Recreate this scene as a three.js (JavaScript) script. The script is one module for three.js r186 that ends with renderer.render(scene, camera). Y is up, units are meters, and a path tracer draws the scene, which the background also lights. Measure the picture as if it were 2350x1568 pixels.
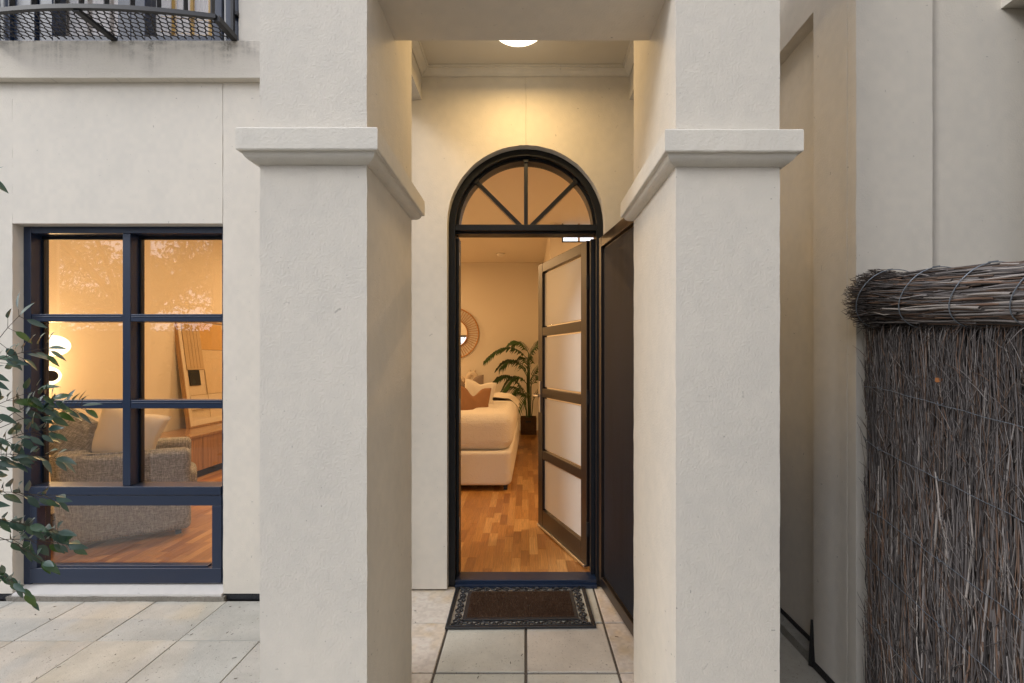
import * as THREE from 'three';
import { RoundedBoxGeometry } from 'three/addons/geometries/RoundedBoxGeometry.js';
import { mergeGeometries } from 'three/addons/utils/BufferGeometryUtils.js';
import { RectAreaLightUniformsLib } from 'three/addons/lights/RectAreaLightUniformsLib.js';

// ---------------------------------------------------------------- camera, sky, sun, exposure
const scene = new THREE.Scene();
const camera = new THREE.PerspectiveCamera(70.37, 1024 / 683, 0.05, 400);
camera.position.set(0, 1.37, 0);
camera.lookAt(0, 1.37, -5);
camera.setViewOffset(2350, 1568, -32, -42, 2350, 1568);   // a shift lens: the verticals stay upright

const renderer = new THREE.WebGLRenderer({ antialias: true });
renderer.setSize(1024, 683);
renderer.toneMapping = THREE.LinearToneMapping;
renderer.toneMappingExposure = 1.52;
renderer.shadowMap.enabled = true;
RectAreaLightUniformsLib.init();

// an even, thinly clouded evening sky
{
  const w = 256, h = 128, data = new Float32Array(w * h * 4);
  for (let j = 0; j < h; j++) for (let i = 0; i < w; i++) {
    const el = Math.max(0, ((j + 0.5) / h - 0.5) * Math.PI), s = Math.sin(el), k = (j * w + i) * 4;
    const a = (i / w) * Math.PI * 2;
    const cloud = 0.04 * Math.sin(a * 3 + 5 * s) + 0.03 * Math.sin(a * 7 - 9 * s + 1.3) + 0.025 * Math.sin(a * 11 + 17 * s + 2.1);
    const b = (1.0 + cloud) * (1 - 0.12 * s) * 1.30;
    data[k] = b * (0.985 - 0.09 * s); data[k + 1] = b * (0.985 - 0.04 * s); data[k + 2] = b * (1.06 + 0.03 * s); data[k + 3] = 1;
  }
  const sky = new THREE.DataTexture(data, w, h, THREE.RGBAFormat, THREE.FloatType);
  sky.mapping = THREE.EquirectangularReflectionMapping; sky.magFilter = THREE.LinearFilter; sky.needsUpdate = true;
  scene.background = sky; scene.environment = sky;
}
const sun = new THREE.DirectionalLight(new THREE.Color(1, 0.97, 0.93), 0.95);
sun.position.set(-9, 7, 3.4); sun.target.position.set(0, 0, -2.5);
sun.shadow.radius = 34; sun.castShadow = true;
Object.assign(sun.shadow.camera, { left: -14, right: 14, top: 12, bottom: -12, near: 0.5, far: 40 });
sun.shadow.mapSize.set(2048, 2048);
scene.add(sun, sun.target);

// ---------------------------------------------------------------- helpers
function rng(seed) { let a = seed >>> 0; return () => { a = (a + 0x6D2B79F5) | 0; let t = Math.imul(a ^ (a >>> 15), 1 | a); t = (t + Math.imul(t ^ (t >>> 7), 61 | t)) ^ t; return ((t ^ (t >>> 14)) >>> 0) / 4294967296; }; }
const R = rng(7);
const taken = {};
function numbered(name) { const n = taken[name] = (taken[name] ?? -1) + 1; return n ? `${name}_${String(n).padStart(3, '0')}` : name; }
function mesh(name, geo, mat, parent) {
  const m = new THREE.Mesh(Array.isArray(geo) ? merge(geo) : geo, mat);
  m.name = parent ? name : numbered(name); m.castShadow = m.receiveShadow = true;
  (parent ?? scene).add(m); return m;
}
function group(name, parent, pos = [0, 0, 0], turn = 0) {
  const g = new THREE.Group(); g.name = parent ? name : numbered(name); g.position.set(...pos); g.rotation.y = turn; (parent ?? scene).add(g); return g;
}
function tag(o, label, category, grp) { o.userData.label = label; o.userData.category = category; if (grp) o.userData.group = grp; return o; }
function say(o, label) { o.userData.label = label; return o; }
function structure(o) { o.userData.kind = 'structure'; return o; }
function stuff(o) { o.userData.kind = 'stuff'; return o; }
function merge(list) {
  const a = list.map((g) => { g = g.index ? g.toNonIndexed() : g; for (const k of Object.keys(g.attributes)) if (!['position', 'normal', 'uv', 'color'].includes(k)) g.deleteAttribute(k); return g; });
  if (a.some((g) => !g.attributes.color)) a.forEach((g) => g.deleteAttribute('color'));
  return mergeGeometries(a);
}
// uv in metres, by the way each face points
function metric(g, ox = 0, oy = 0) {
  g = g.index ? g.toNonIndexed() : g;
  const p = g.attributes.position, uv = new Float32Array(p.count * 2), a = new THREE.Vector3(), b = new THREE.Vector3(), c = new THREE.Vector3(), n = new THREE.Vector3();
  for (let i = 0; i < p.count; i += 3) {
    a.fromBufferAttribute(p, i); b.fromBufferAttribute(p, i + 1); c.fromBufferAttribute(p, i + 2);
    n.subVectors(b, a).cross(c.clone().sub(a));
    const x = Math.abs(n.x), y = Math.abs(n.y), z = Math.abs(n.z);
    [a, b, c].forEach((v, k) => {
      const [s, t] = x >= y && x >= z ? [v.z, v.y] : y >= z ? [v.x, v.z] : [v.x, v.y];
      uv[(i + k) * 2] = s + ox; uv[(i + k) * 2 + 1] = t + oy;
    });
  }
  g.setAttribute('uv', new THREE.BufferAttribute(uv, 2));
  return g;
}
function bx(x0, x1, y0, y1, z0, z1, r = 0) {
  const [xa, xb] = x0 < x1 ? [x0, x1] : [x1, x0], [ya, yb] = y0 < y1 ? [y0, y1] : [y1, y0], [za, zb] = z0 < z1 ? [z0, z1] : [z1, z0];
  const w = xb - xa, h = yb - ya, d = zb - za;
  const g = r ? new RoundedBoxGeometry(w, h, d, 2, Math.min(r, w / 2.01, h / 2.01, d / 2.01)) : new THREE.BoxGeometry(w, h, d);
  g.translate((xa + xb) / 2, (ya + yb) / 2, (za + zb) / 2);
  return metric(g);
}
// a plastered block: its faces are a little uneven and its arrises soft
function block(x0, x1, y0, y1, z0, z1, amp = 0.0016, seed = 1) {
  const [xa, xb] = x0 < x1 ? [x0, x1] : [x1, x0], [za, zb] = z0 < z1 ? [z0, z1] : [z1, z0];
  const w = xb - xa, h = y1 - y0, d = zb - za;
  const g = new THREE.BoxGeometry(w, h, d, Math.max(2, Math.round(w / 0.05)), Math.max(2, Math.round(h / 0.025)), Math.max(2, Math.round(d / 0.05)));
  g.translate((xa + xb) / 2, (y0 + y1) / 2, (za + zb) / 2);
  const p = g.attributes.position;
  for (let i = 0; i < p.count; i++) {
    const x = p.getX(i), y = p.getY(i), z = p.getZ(i);
    const f = (k) => (vnoise(x * 19 + k * 7.3 + seed * 3.1, y * 23 + k * 3.7, z * 17 + k * 5.9) - 0.5) * 2 * amp;
    p.setXYZ(i, x + f(1), y + f(2) * 0.5, z + f(3));
  }
  return metric(g);
}
function hash3(x, y, z) { let h = Math.imul(x, 374761393) ^ Math.imul(y, 668265263) ^ Math.imul(z, 2147483647 ^ 1274126177); h = Math.imul(h ^ (h >>> 13), 1274126177); return ((h ^ (h >>> 16)) >>> 0) / 4294967296; }
function vnoise(x, y, z) {
  const xi = Math.floor(x), yi = Math.floor(y), zi = Math.floor(z), f = (t) => t * t * (3 - 2 * t), u = f(x - xi), v = f(y - yi), w = f(z - zi), L = (a, b, t) => a + (b - a) * t;
  return L(L(L(hash3(xi, yi, zi), hash3(xi + 1, yi, zi), u), L(hash3(xi, yi + 1, zi), hash3(xi + 1, yi + 1, zi), u), v), L(L(hash3(xi, yi, zi + 1), hash3(xi + 1, yi, zi + 1), u), L(hash3(xi, yi + 1, zi + 1), hash3(xi + 1, yi + 1, zi + 1), u), v), w);
}
// tileable 2D noise: value noise whose lattice wraps after n cells
function tnoise(u, v, nx, ny, seed) {
  const x = u * nx, y = v * ny, xi = Math.floor(x), yi = Math.floor(y), f = (t) => t * t * (3 - 2 * t), a = f(x - xi), b = f(y - yi);
  const H = (i, j) => hash3(((i % nx) + nx) % nx, ((j % ny) + ny) % ny, seed);
  return (H(xi, yi) * (1 - a) + H(xi + 1, yi) * a) * (1 - b) + (H(xi, yi + 1) * (1 - a) + H(xi + 1, yi + 1) * a) * b;
}
function tex(w, h, fn, { srgb = false, size = [1, 1] } = {}) {   // size: metres that one tile covers
  const d = new Uint8Array(w * h * 4);
  for (let j = 0; j < h; j++) for (let i = 0; i < w; i++) {
    const c = fn(i / w, j / h), k = (j * w + i) * 4;
    if (typeof c === 'number') d[k] = d[k + 1] = d[k + 2] = Math.max(0, Math.min(255, c * 255)); else for (let q = 0; q < 3; q++) d[k + q] = Math.max(0, Math.min(255, c[q] * 255));
    d[k + 3] = 255;
  }
  const t = new THREE.DataTexture(d, w, h, THREE.RGBAFormat);
  t.wrapS = t.wrapT = THREE.RepeatWrapping; t.magFilter = THREE.LinearFilter; t.minFilter = THREE.LinearMipmapLinearFilter; t.generateMipmaps = true;
  if (srgb) t.colorSpace = THREE.SRGBColorSpace;
  t.repeat.set(1 / size[0], 1 / size[1]); t.needsUpdate = true;
  return t;
}
function resized(t, size) { const c = t.clone(); c.repeat.set(1 / size[0], 1 / size[1]); c.needsUpdate = true; return c; }
const lin = (r, g, b) => new THREE.Color().setRGB(r, g, b);
const std = (color, roughness, more = {}) => new THREE.MeshStandardMaterial({ color, roughness, ...more });
const phys = (color, roughness, more = {}) => new THREE.MeshPhysicalMaterial({ color, roughness, ...more });

// many thin tubes in one mesh
class Tubes {
  constructor() { this.p = []; this.n = []; this.c = []; this.i = []; }
  add(pts, radii, color, sides = 4) {
    const base = this.p.length / 3, up = new THREE.Vector3(), t = new THREE.Vector3(), a = new THREE.Vector3(), b = new THREE.Vector3();
    for (let k = 0; k < pts.length; k++) {
      t.subVectors(pts[Math.min(k + 1, pts.length - 1)], pts[Math.max(k - 1, 0)]).normalize();
      up.set(Math.abs(t.y) > 0.8 ? 1 : 0, Math.abs(t.y) > 0.8 ? 0 : 1, 0);
      a.crossVectors(t, up).normalize(); b.crossVectors(t, a);
      const r = Array.isArray(radii) ? radii[k] : radii;
      for (let s = 0; s < sides; s++) {
        const q = (s / sides) * Math.PI * 2, cx = Math.cos(q), sx = Math.sin(q);
        const nx = a.x * cx + b.x * sx, ny = a.y * cx + b.y * sx, nz = a.z * cx + b.z * sx;
        this.p.push(pts[k].x + nx * r, pts[k].y + ny * r, pts[k].z + nz * r); this.n.push(nx, ny, nz);
        this.c.push(color[0], color[1], color[2]);
      }
      if (k) for (let s = 0; s < sides; s++) {
        const s2 = (s + 1) % sides, o = base + (k - 1) * sides, q = base + k * sides;
        this.i.push(o + s, o + s2, q + s, o + s2, q + s2, q + s);
      }
    }
    return this;
  }
  geo() {
    const g = new THREE.BufferGeometry();
    g.setAttribute('position', new THREE.Float32BufferAttribute(this.p, 3)); g.setAttribute('normal', new THREE.Float32BufferAttribute(this.n, 3));
    g.setAttribute('color', new THREE.Float32BufferAttribute(this.c, 3));
    g.setAttribute('uv', new THREE.Float32BufferAttribute(new Float32Array(this.p.length / 3 * 2), 2)); g.setIndex(this.i); return g;
  }
}
const V = (x, y, z) => new THREE.Vector3(x, y, z);
const WHITE = [1, 1, 1];
function tubeGeo(pts, r, sides = 8) { const t = new Tubes(); t.add(pts, r, WHITE, sides); const g = t.geo(); g.deleteAttribute('color'); return g; }

// ---------------------------------------------------------------- surface textures
const stuccoBump = tex(1024, 1024, (u, v) => {
  const wx = tnoise(u, v, 34, 34, 1) * 0.012, wy = tnoise(u, v, 34, 34, 2) * 0.012;
  const a = tnoise(u + wx, v + wy, 190, 150, 3), b = tnoise(u + wy, v + wx, 95, 80, 4), c = tnoise(u, v, 330, 310, 5), big = tnoise(u, v, 9, 9, 6);
  const ridge = (1 - Math.abs(a - 0.5) * 2) * (0.35 + 1.1 * tnoise(u, v, 4, 3, 7));
  return 0.10 + 0.26 * ridge * (0.35 + 0.65 * b) + 0.2 * b + 0.18 * c + 0.24 * big;
}, { size: [0.47, 0.47] });
const mottle = (base, amt, seed, specks = 0) => tex(1024, 1024, (u, v) => {
  const n = 0.5 * tnoise(u, v, 5, 5, seed) + 0.3 * tnoise(u, v, 17, 13, seed + 1) + 0.2 * tnoise(u, v, 60, 60, seed + 2) - 0.5;
  let k = 1 + n * amt;
  if (specks) { const s = tnoise(u, v, 210, 210, seed + 3); if (s > 1 - specks) k *= 1 - 0.5 * Math.min(1, (s - 1 + specks) / (specks * 0.5)); }
  return [base[0] * k, base[1] * k * (1 - n * amt * 0.06), base[2] * k * (1 - n * amt * 0.16)];
}, { srgb: true, size: [2.3, 2.3] });
const scuffs = (() => { const q = rng(17); return Array.from({ length: 14 }, () => { const x = q(), y = q(), an = q() * 6.3, l = 0.002 + q() * 0.007; return [x, y, x + Math.cos(an) * l, y + Math.sin(an) * l, 0.0005 + q() * 0.0009, 0.05 + q() * 0.14]; }); })();
const stuccoTone = tex(1024, 1024, (u, v) => {   // broad cloudiness, hand marks and a few scuffs and hairlines
  const n = 0.3 * tnoise(u, v, 4, 5, 11) + 0.35 * tnoise(u, v, 23, 17, 12) + 0.35 * tnoise(u, v, 90, 80, 13) - 0.5;
  let k = 1 + n * 0.07; const s = tnoise(u, v, 210, 210, 14); if (s > 0.988) k *= 0.72;
  for (const [x0, y0, x1, y1, w, d] of scuffs) { if (Math.abs(u - x0) > 0.04 || Math.abs(v - y0) > 0.04) continue; const dx = x1 - x0, dy = y1 - y0, t = Math.max(0, Math.min(1, ((u - x0) * dx + (v - y0) * dy) / (dx * dx + dy * dy))), e = Math.hypot(u - x0 - t * dx, v - y0 - t * dy + 0.004 * (tnoise(u, v, 160, 160, 15) - 0.5)); if (e < w) k *= 1 - d; }
  return [0.97 * k, 0.97 * k * (1 - n * 0.008), 0.97 * k * (1 - n * 0.02)];
}, { srgb: true, size: [2.3, 2.3] });
const fineBump = tex(512, 512, (u, v) => 0.5 * tnoise(u, v, 128, 128, 21) + 0.3 * tnoise(u, v, 60, 60, 22) + 0.2 * tnoise(u, v, 20, 20, 23), { size: [0.5, 0.5] });

const CREAM = lin(0.70, 0.655, 0.575);
const M = {
  stucco: std(CREAM, 0.93, { map: stuccoTone, bumpMap: stuccoBump, bumpScale: 0.0016 }),
  stuccoFine: std(CREAM, 0.93, { map: stuccoTone, bumpMap: resized(stuccoBump, [0.42, 0.42]), bumpScale: 0.0011 }),
  moulding: std(lin(0.71, 0.67, 0.59), 0.85, { map: stuccoTone, bumpMap: fineBump, bumpScale: 0.0009 }),
  navy: phys(lin(0.008, 0.019, 0.048), 0.36, { clearcoat: 0.2, clearcoatRoughness: 0.3, bumpMap: fineBump, bumpScale: 0.00012 }),
  black: phys(lin(0.005, 0.007, 0.011), 0.40, { specularIntensity: 0.7 }),  // navy with porch shade put into its colour for the doorway; beads reuse it
  blackMatt: std(lin(0.012, 0.012, 0.014), 0.7),
  bronze: phys(lin(0.024, 0.019, 0.018), 0.36, { metalness: 0.5, clearcoat: 0.2, clearcoatRoughness: 0.35 }),
  glass: phys(lin(1, 1, 1), 0.0, { transmission: 1, thickness: 0, ior: 1.6 }),
  steel: std(lin(0.55, 0.54, 0.52), 0.32, { metalness: 1 }),
  interior: std(lin(0.74, 0.68, 0.58), 0.9, { bumpMap: fineBump, bumpScale: 0.0004 }),
  skirting: std(lin(0.78, 0.76, 0.71), 0.5),
};
// grime that has run down the band under the balcony
const grime = tex(1024, 256, (u, v) => {
  const run = tnoise(u + 0.004 * tnoise(u, v, 60, 9, 37), 0.3, 70, 3, 31) * 0.5 + tnoise(u + 0.003 * tnoise(u, v, 90, 14, 38), 0.3, 260, 3, 32) * 0.5, patch = tnoise(u, v, 40, 12, 33), len = 0.25 + 0.75 * tnoise(u, 0.6, 26, 3, 34);
  const down = 1 - v, edge = Math.max(0, 1 - down / len);
  const speck = tnoise(u, v, 420, 60, 36); const d = Math.min(1, (Math.max(0, (run - 0.42) * 1.1) * edge * (0.3 + 0.9 * patch) + edge * edge * 0.34 * patch) * (0.45 + 1.1 * speck));
  const fleck = tnoise(u, v, 500, 120, 35) > 0.93 ? 0.12 : 0, k = 1 - 0.4 * d - fleck;
  return [0.97 * k, 0.965 * k, 0.96 * k];
}, { srgb: true });
M.band = std(CREAM, 0.93, { map: grime, bumpMap: stuccoBump.clone(), bumpScale: 0.002 });

// ---------------------------------------------------------------- ground and paving (the setting)
const tileTone = tex(512, 512, (u, v) => {
  const n = 0.55 * tnoise(u, v, 4, 4, 41) + 0.3 * tnoise(u, v, 14, 14, 42) + 0.15 * tnoise(u, v, 70, 70, 43), s = tnoise(u, v, 160, 160, 44);
  let k = 0.86 + 0.2 * n; if (s > 0.93) k *= 0.72;
  return [k, k * 0.995, k * 0.975];
}, { srgb: true, size: [0.83, 0.83] });
const stainTone = tex(512, 512, (u, v) => {
  const n = 0.6 * tnoise(u, v, 5, 4, 51) + 0.4 * tnoise(u, v, 18, 16, 52), st = Math.max(0, n - 0.5) * 2.6, s = tnoise(u, v, 160, 160, 44);
  const k = (0.93 + 0.1 * tnoise(u, v, 60, 60, 53)) * (s > 0.95 ? 0.8 : 1);
  return [k * (1 - 0.05 * st), k * (0.98 - 0.10 * st), k * (0.96 - 0.20 * st)];
}, { srgb: true, size: [0.83, 0.83] });
const paverTone = tex(1024, 1024, (u, v) => {
  const n = 0.5 * tnoise(u, v, 4, 4, 61) + 0.3 * tnoise(u, v, 13, 13, 62) + 0.2 * tnoise(u, v, 60, 60, 63), s = tnoise(u, v, 230, 230, 64), warm = Math.max(0, tnoise(u, v, 6, 6, 65) - 0.55);
  let k = 0.84 + 0.2 * n; if (s > 0.93) k *= 0.66;
  return [k, k * (0.99 - 0.05 * warm), k * (0.965 - 0.14 * warm)];
}, { srgb: true, size: [1.31, 1.31] });
const ground = structure(mesh('ground', metric(new THREE.PlaneGeometry(160, 160).rotateX(-Math.PI / 2).translate(0, -0.06, 0)), std(lin(0.2, 0.19, 0.17), 0.95, { map: mottle([0.9, 0.9, 0.9], 0.35, 71), bumpMap: fineBump, bumpScale: 0.004 })));
const grout = std(lin(0.13, 0.115, 0.10), 0.95, { map: resized(tileTone, [0.3, 0.3]), bumpMap: fineBump, bumpScale: 0.003 });

function slab(x0, x1, z0, z1, top, thick, r, seed) {   // one tile with worn edges, its pattern shifted
  const q = rng(seed), g = bx(x0, x1, top - thick, top, z0, z1, r), ox = q() * 9, oy = q() * 9, uv = g.attributes.uv;
  for (let i = 0; i < uv.count; i++) uv.setXY(i, uv.getX(i) + ox, uv.getY(i) + oy);
  return g;
}
{ // porch: clay tiles with wide dark joints
  const p = structure(group('porch_paving'));
  mesh('grout', bx(-0.80, 0.86, -0.055, -0.008, -0.3, -2.93), grout, p);
  const tones = [lin(0.60, 0.60, 0.555), lin(0.64, 0.615, 0.57), lin(0.57, 0.585, 0.545)].map((c) => std(c, 0.62, { map: tileTone, bumpMap: fineBump, bumpScale: 0.0007 }));
  const edgeTone = [lin(0.67, 0.65, 0.61), lin(0.69, 0.665, 0.63)].map((c) => std(c, 0.6, { map: stainTone, bumpMap: fineBump, bumpScale: 0.0007 }));
  const xs = [-0.80, -0.402, 0.0, 0.406, 0.86], zs = [-2.93, -2.524, -2.121, -1.72, -1.318, -0.916, -0.5];
  for (let r = 0; r < zs.length - 1; r++) for (let c = 0; c < 4; c++) {
    const j = c === 0 || c === 3 ? 0.0035 : 0.0065, jx0 = c === 1 || c === 2 ? 0.0065 : 0.005;
    const m = c === 0 || c === 3 ? edgeTone[(r + c) % 2] : tones[(r * 2 + c) % 3];
    mesh('tile', slab(xs[c] + jx0, xs[c + 1] - jx0, zs[r] + j + 0.001, zs[r + 1] - j, (R() - 0.5) * 0.0016, 0.03, 0.004, 100 + r * 9 + c), m, p);
  }
}
{ // courtyard: pale concrete pavers, tight joints
  const p = structure(group('courtyard_paving'));
  mesh('bedding', bx(-5.4, -0.805, -0.055, -0.012, -0.2, -2.76), std(lin(0.10, 0.095, 0.085), 0.95, { bumpMap: fineBump, bumpScale: 0.003 }), p);
  const tones = [lin(0.51, 0.51, 0.49), lin(0.525, 0.52, 0.495), lin(0.50, 0.505, 0.485)].map((c) => std(c, 0.75, { map: paverTone, bumpMap: fineBump, bumpScale: 0.001 }));
  const zs = [-2.752, -2.363, -1.963, -1.563, -1.163, -0.763, -0.363];
  for (let r = 0; r < zs.length - 1; r++) for (let c = -1; c < 9; c++) {
    const x1 = Math.min(-1.298 - (c) * 0.4, -0.805), x0 = -1.298 - (c + 1) * 0.4;
    mesh('paver', slab(x0 + 0.0022, x1 - 0.0022, zs[r] + 0.0022, zs[r + 1] - 0.0022, (R() - 0.5) * 0.003, 0.03, 0.0025, 300 + r * 17 + c), tones[Math.floor(R() * 3)], p);
  }
}
structure(mesh('side_path', metric(bx(0.864, 1.35, -0.055, -0.002, -0.2, -2.9)), std(lin(0.47, 0.45, 0.40), 0.85, { map: paverTone, bumpMap: fineBump, bumpScale: 0.001 })));
{ // dry bits of leaf blown over the paving
  const list = [], q = rng(91);
  for (let k = 0; k < 90; k++) {
    const left = q() < 0.55, x = left ? -3 + q() * 2.1 : -0.75 + q() * 1.3, z = -(1.5 + q() * 1.2);
    const g = new THREE.BoxGeometry(0.006 + q() * 0.012, 0.0012, 0.0015 + q() * 0.002); g.rotateY(q() * 3.14); g.rotateZ((q() - 0.5) * 0.2); g.translate(x, 0.0035, z); list.push(g);
  }
  const m = stuff(mesh('leaf_litter', list, std(lin(0.06, 0.045, 0.03), 0.9)));
  tag(m, 'tiny dry leaf scraps scattered over the pale paving', 'leaf litter');
}

// ---------------------------------------------------------------- the house
const house = tag(group('house'), 'cream rendered house with pillared porch and arched doorway', 'house');
const WZ = -2.76, DZ = -2.87;
{ // walls
  const s = (x0, x1, y0, y1, z0, z1, seed, parent = house, name = 'wall', m = M.stuccoFine) => mesh(name, block(x0, x1, y0, y1, z0, z1, 0.0012, seed), m, parent);
  // window wall: left of the window, above it, right of it in two panels with a control joint between
  say(s(-7, -2.926, 0.038, 2.95, WZ, WZ - 0.185, 1), 'rendered wall beside the navy window');
  s(-2.926, -1.7285, 2.147, 2.95, WZ, WZ - 0.185, 2);
  s(-1.7255, -0.88, 0.038, 2.95, WZ, WZ - 0.185, 3);
  mesh('damp_course', [bx(-7, -2.93, 0, 0.037, WZ - 0.008, WZ - 0.2), bx(-1.722, -0.9, 0, 0.037, WZ - 0.008, WZ - 0.2)], std(lin(0.014, 0.017, 0.022), 0.6, { bumpMap: fineBump, bumpScale: 0.003 }), house);
  // band under the balcony, and the storey above
  const bg = bx(-7, -0.62, 2.95, 3.163, -2.717, -2.944, 0.006);
  { const uv = bg.attributes.uv, p = bg.attributes.position; for (let i = 0; i < uv.count; i++) uv.setXY(i, (p.getX(i) + 7) / 2.6, (p.getY(i) - 2.95) / 0.213 * 0.98 + 0.01); }
  say(mesh('band', bg, M.band, house), 'projecting band with grey streaks of grime');
  s(-7, -2.99, 3.163, 6.2, -2.727, -2.98, 5); s(-1.617, -0.9, 3.163, 6.2, -2.727, -2.98, 6); s(-2.99, -1.617, 5.3, 6.2, -2.727, -2.98, 7);
  // door wall with the arched opening
  const sh = new THREE.Shape([[-0.9, 0.012], [-0.468, 0.012]].map((p) => new THREE.Vector2(...p)));
  sh.lineTo(-0.468, 2.175); sh.absarc(0, 2.175, 0.468, Math.PI, 0, true); sh.lineTo(0.468, 0.012); sh.lineTo(1.36, 0.012); sh.lineTo(1.36, 3.3); sh.lineTo(-0.9, 3.3); sh.lineTo(-0.9, 0.012);
  // two halves that leave the hairline joint over the crown of the arch
  const half = (sg) => {
    const a = new THREE.Shape();
    const end = sg < 0 ? -0.9 : 1.36, e = 0.0014 * sg;
    a.moveTo(end, 0.012); a.lineTo(0.468 * sg, 0.012); a.lineTo(0.468 * sg, 2.175);
    for (let k = 1; k <= 40; k++) { const t = (k / 40) * Math.PI / 2; const rr = 0.468 + (vnoise(t * 14, sg * 3, 1) - 0.5) * 0.004; a.lineTo(k === 40 ? e : Math.cos(t) * rr * sg, 2.175 + Math.sin(t) * rr); }
    a.lineTo(e, 3.3); a.lineTo(end, 3.3); a.closePath();
    const g = new THREE.ExtrudeGeometry(a, { depth: 0.21, bevelEnabled: true, bevelSize: 0.0012, bevelThickness: 0.003, bevelSegments: 2, curveSegments: 24 });
    g.translate(0, 0, DZ - 0.213); return metric(g);
  };
  mesh('wall', half(-1), M.stuccoFine, house); mesh('wall', half(1), M.stuccoFine, house);
  s(-1.05, -0.88, 0.012, 3.3, WZ - 0.004, DZ - 0.2, 8);
  s(-0.895, 1.36, 3.302, 6.2, DZ - 0.002, DZ - 0.2, 10);
  // sill and footing under the window
  const sill = new THREE.Shape([[0, 0.028], [0, 0.036], [0.085, 0.062], [0.085, 0.028]].map((p) => new THREE.Vector2(...p)));
  const sg = new THREE.ExtrudeGeometry(sill, { depth: 1.19, bevelEnabled: true, bevelSize: 0.002, bevelThickness: 0.002, bevelSegments: 1 });
  sg.rotateY(Math.PI / 2); sg.translate(-2.92, 0, WZ + 0.008);
  mesh('window_sill', metric(sg), std(lin(0.62, 0.60, 0.57), 0.8, { map: stuccoTone, bumpMap: fineBump, bumpScale: 0.001 }), house);
  mesh('footing', block(-2.95, -1.71, -0.02, 0.027, WZ + 0.016, WZ - 0.15, 0.006, 9), std(lin(0.24, 0.225, 0.20), 0.95, { map: tileTone, bumpMap: fineBump, bumpScale: 0.006 }), house);
}
// porch piers with their capitals
function capital(x0, x1, z0, z1, top, parent) {
  const prof = [[0.0, -0.093], [0.0065, -0.0922], [0.013, -0.0903], [0.0192, -0.0875], [0.0245, -0.0838], [0.0288, -0.0795], [0.0318, -0.0748], [0.0335, -0.070], [0.034, -0.0665], [0.044, -0.0655], [0.0455, -0.062], [0.0455, -0.004], [0.042, 0], [0.0, 0.0005]];
  const ring = (p) => [[x0 - p, z0 + p], [x1 + p, z0 + p], [x1 + p, z1 - p], [x0 - p, z1 - p]];   // z0 is the side to the street
  const pos = [];
  for (let k = 0; k < prof.length - 1; k++) {
    const a = ring(prof[k][0]), b = ring(prof[k + 1][0]), ya = top + prof[k][1], yb = top + prof[k + 1][1];
    for (let s = 0; s < 4; s++) {
      const t = (s + 1) % 4, n = 14;
      for (let m = 0; m < n; m++) {
        const L = (P, Q, f) => [P[0] + (Q[0] - P[0]) * f, P[1] + (Q[1] - P[1]) * f];
        const w = (P, y) => { const e = (vnoise(P[0] * 31, y * 40, P[1] * 31) - 0.5) * 0.0016; return [P[0] + e, y + e, P[1] + e]; };
        const A = w(L(a[s], a[t], m / n), ya), B = w(L(a[s], a[t], (m + 1) / n), ya), C = w(L(b[s], b[t], (m + 1) / n), yb), D = w(L(b[s], b[t], m / n), yb);
        pos.push(...A, ...B, ...C, ...A, ...C, ...D);
      }
    }
  }
  const g = new THREE.BufferGeometry(); g.setAttribute('position', new THREE.Float32BufferAttribute(pos, 3)); g.computeVertexNormals();
  return mesh('capital', metric(g), M.moulding, parent);
}
for (const [x0, x1, lab, top, seed] of [[-0.797, -0.476, 'porch pier beside the window bay', 2.046, 11], [0.4486, 0.760, 'porch pier beside the open screen door', 2.0405, 12]]) {
  const p = say(group('pier', house), lab);
  mesh('shaft', block(x0, x1, 0, 3.7, -1.45, -2.016, 0.0013, seed), M.stucco, p);
  capital(x0, x1, -1.45, -2.016, top, p);
}
{ // beams, ceiling and cornice of the porch
  const beamM = std(CREAM, 0.9, { map: stuccoTone, bumpMap: fineBump, bumpScale: 0.0006 });
  mesh('front_beam', block(-0.476, 0.4486, 2.528, 3.7, -1.455, -1.757, 0.001, 21), beamM, house);
  mesh('side_beam', block(-0.79, -0.617, 2.91, 3.3, -2.0165, -2.87, 0.001, 22), beamM, house);
  mesh('side_beam', block(0.613, 0.757, 2.91, 3.3, -2.0165, -2.87, 0.001, 23), beamM, house);
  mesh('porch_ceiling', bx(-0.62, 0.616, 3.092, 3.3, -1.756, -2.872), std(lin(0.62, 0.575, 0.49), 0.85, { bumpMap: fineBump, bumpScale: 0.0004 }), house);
  mesh('porch_roof', bx(-0.797, 0.76, 3.302, 3.5, -1.7575, -2.869), M.moulding, house);
  // coved cornice along three sides: profile (out from the wall, up)
  const prof = [[0.002, 3.046], [0.006, 3.046], [0.007, 3.05], [0.012, 3.057], [0.022, 3.067], [0.036, 3.074], [0.040, 3.0745], [0.040, 3.083], [0.050, 3.083], [0.050, 3.0905], [0.002, 3.0905]];
  const path = [[-0.617, -1.757, 1, 0], [-0.617, -2.87, 1, 1], [0.613, -2.87, -1, 1], [0.613, -1.757, -1, 0]];   // the corners and which way "out" moves them
  const pos = [];
  for (let k = 0; k < 3; k++) for (let q = 0; q < prof.length - 1; q++) {
    const P = (c, i) => [path[c][0] + path[c][2] * prof[i][0], prof[i][1], path[c][1] + path[c][3] * prof[i][0]];
    const A = P(k, q), B = P(k + 1, q), C = P(k + 1, q + 1), D = P(k, q + 1);
    pos.push(...A, ...B, ...C, ...A, ...C, ...D);
  }
  const g = new THREE.BufferGeometry(); g.setAttribute('position', new THREE.Float32BufferAttribute(pos, 3)); g.computeVertexNormals();
  mesh('cornice', metric(g), M.moulding, house);
}
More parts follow.
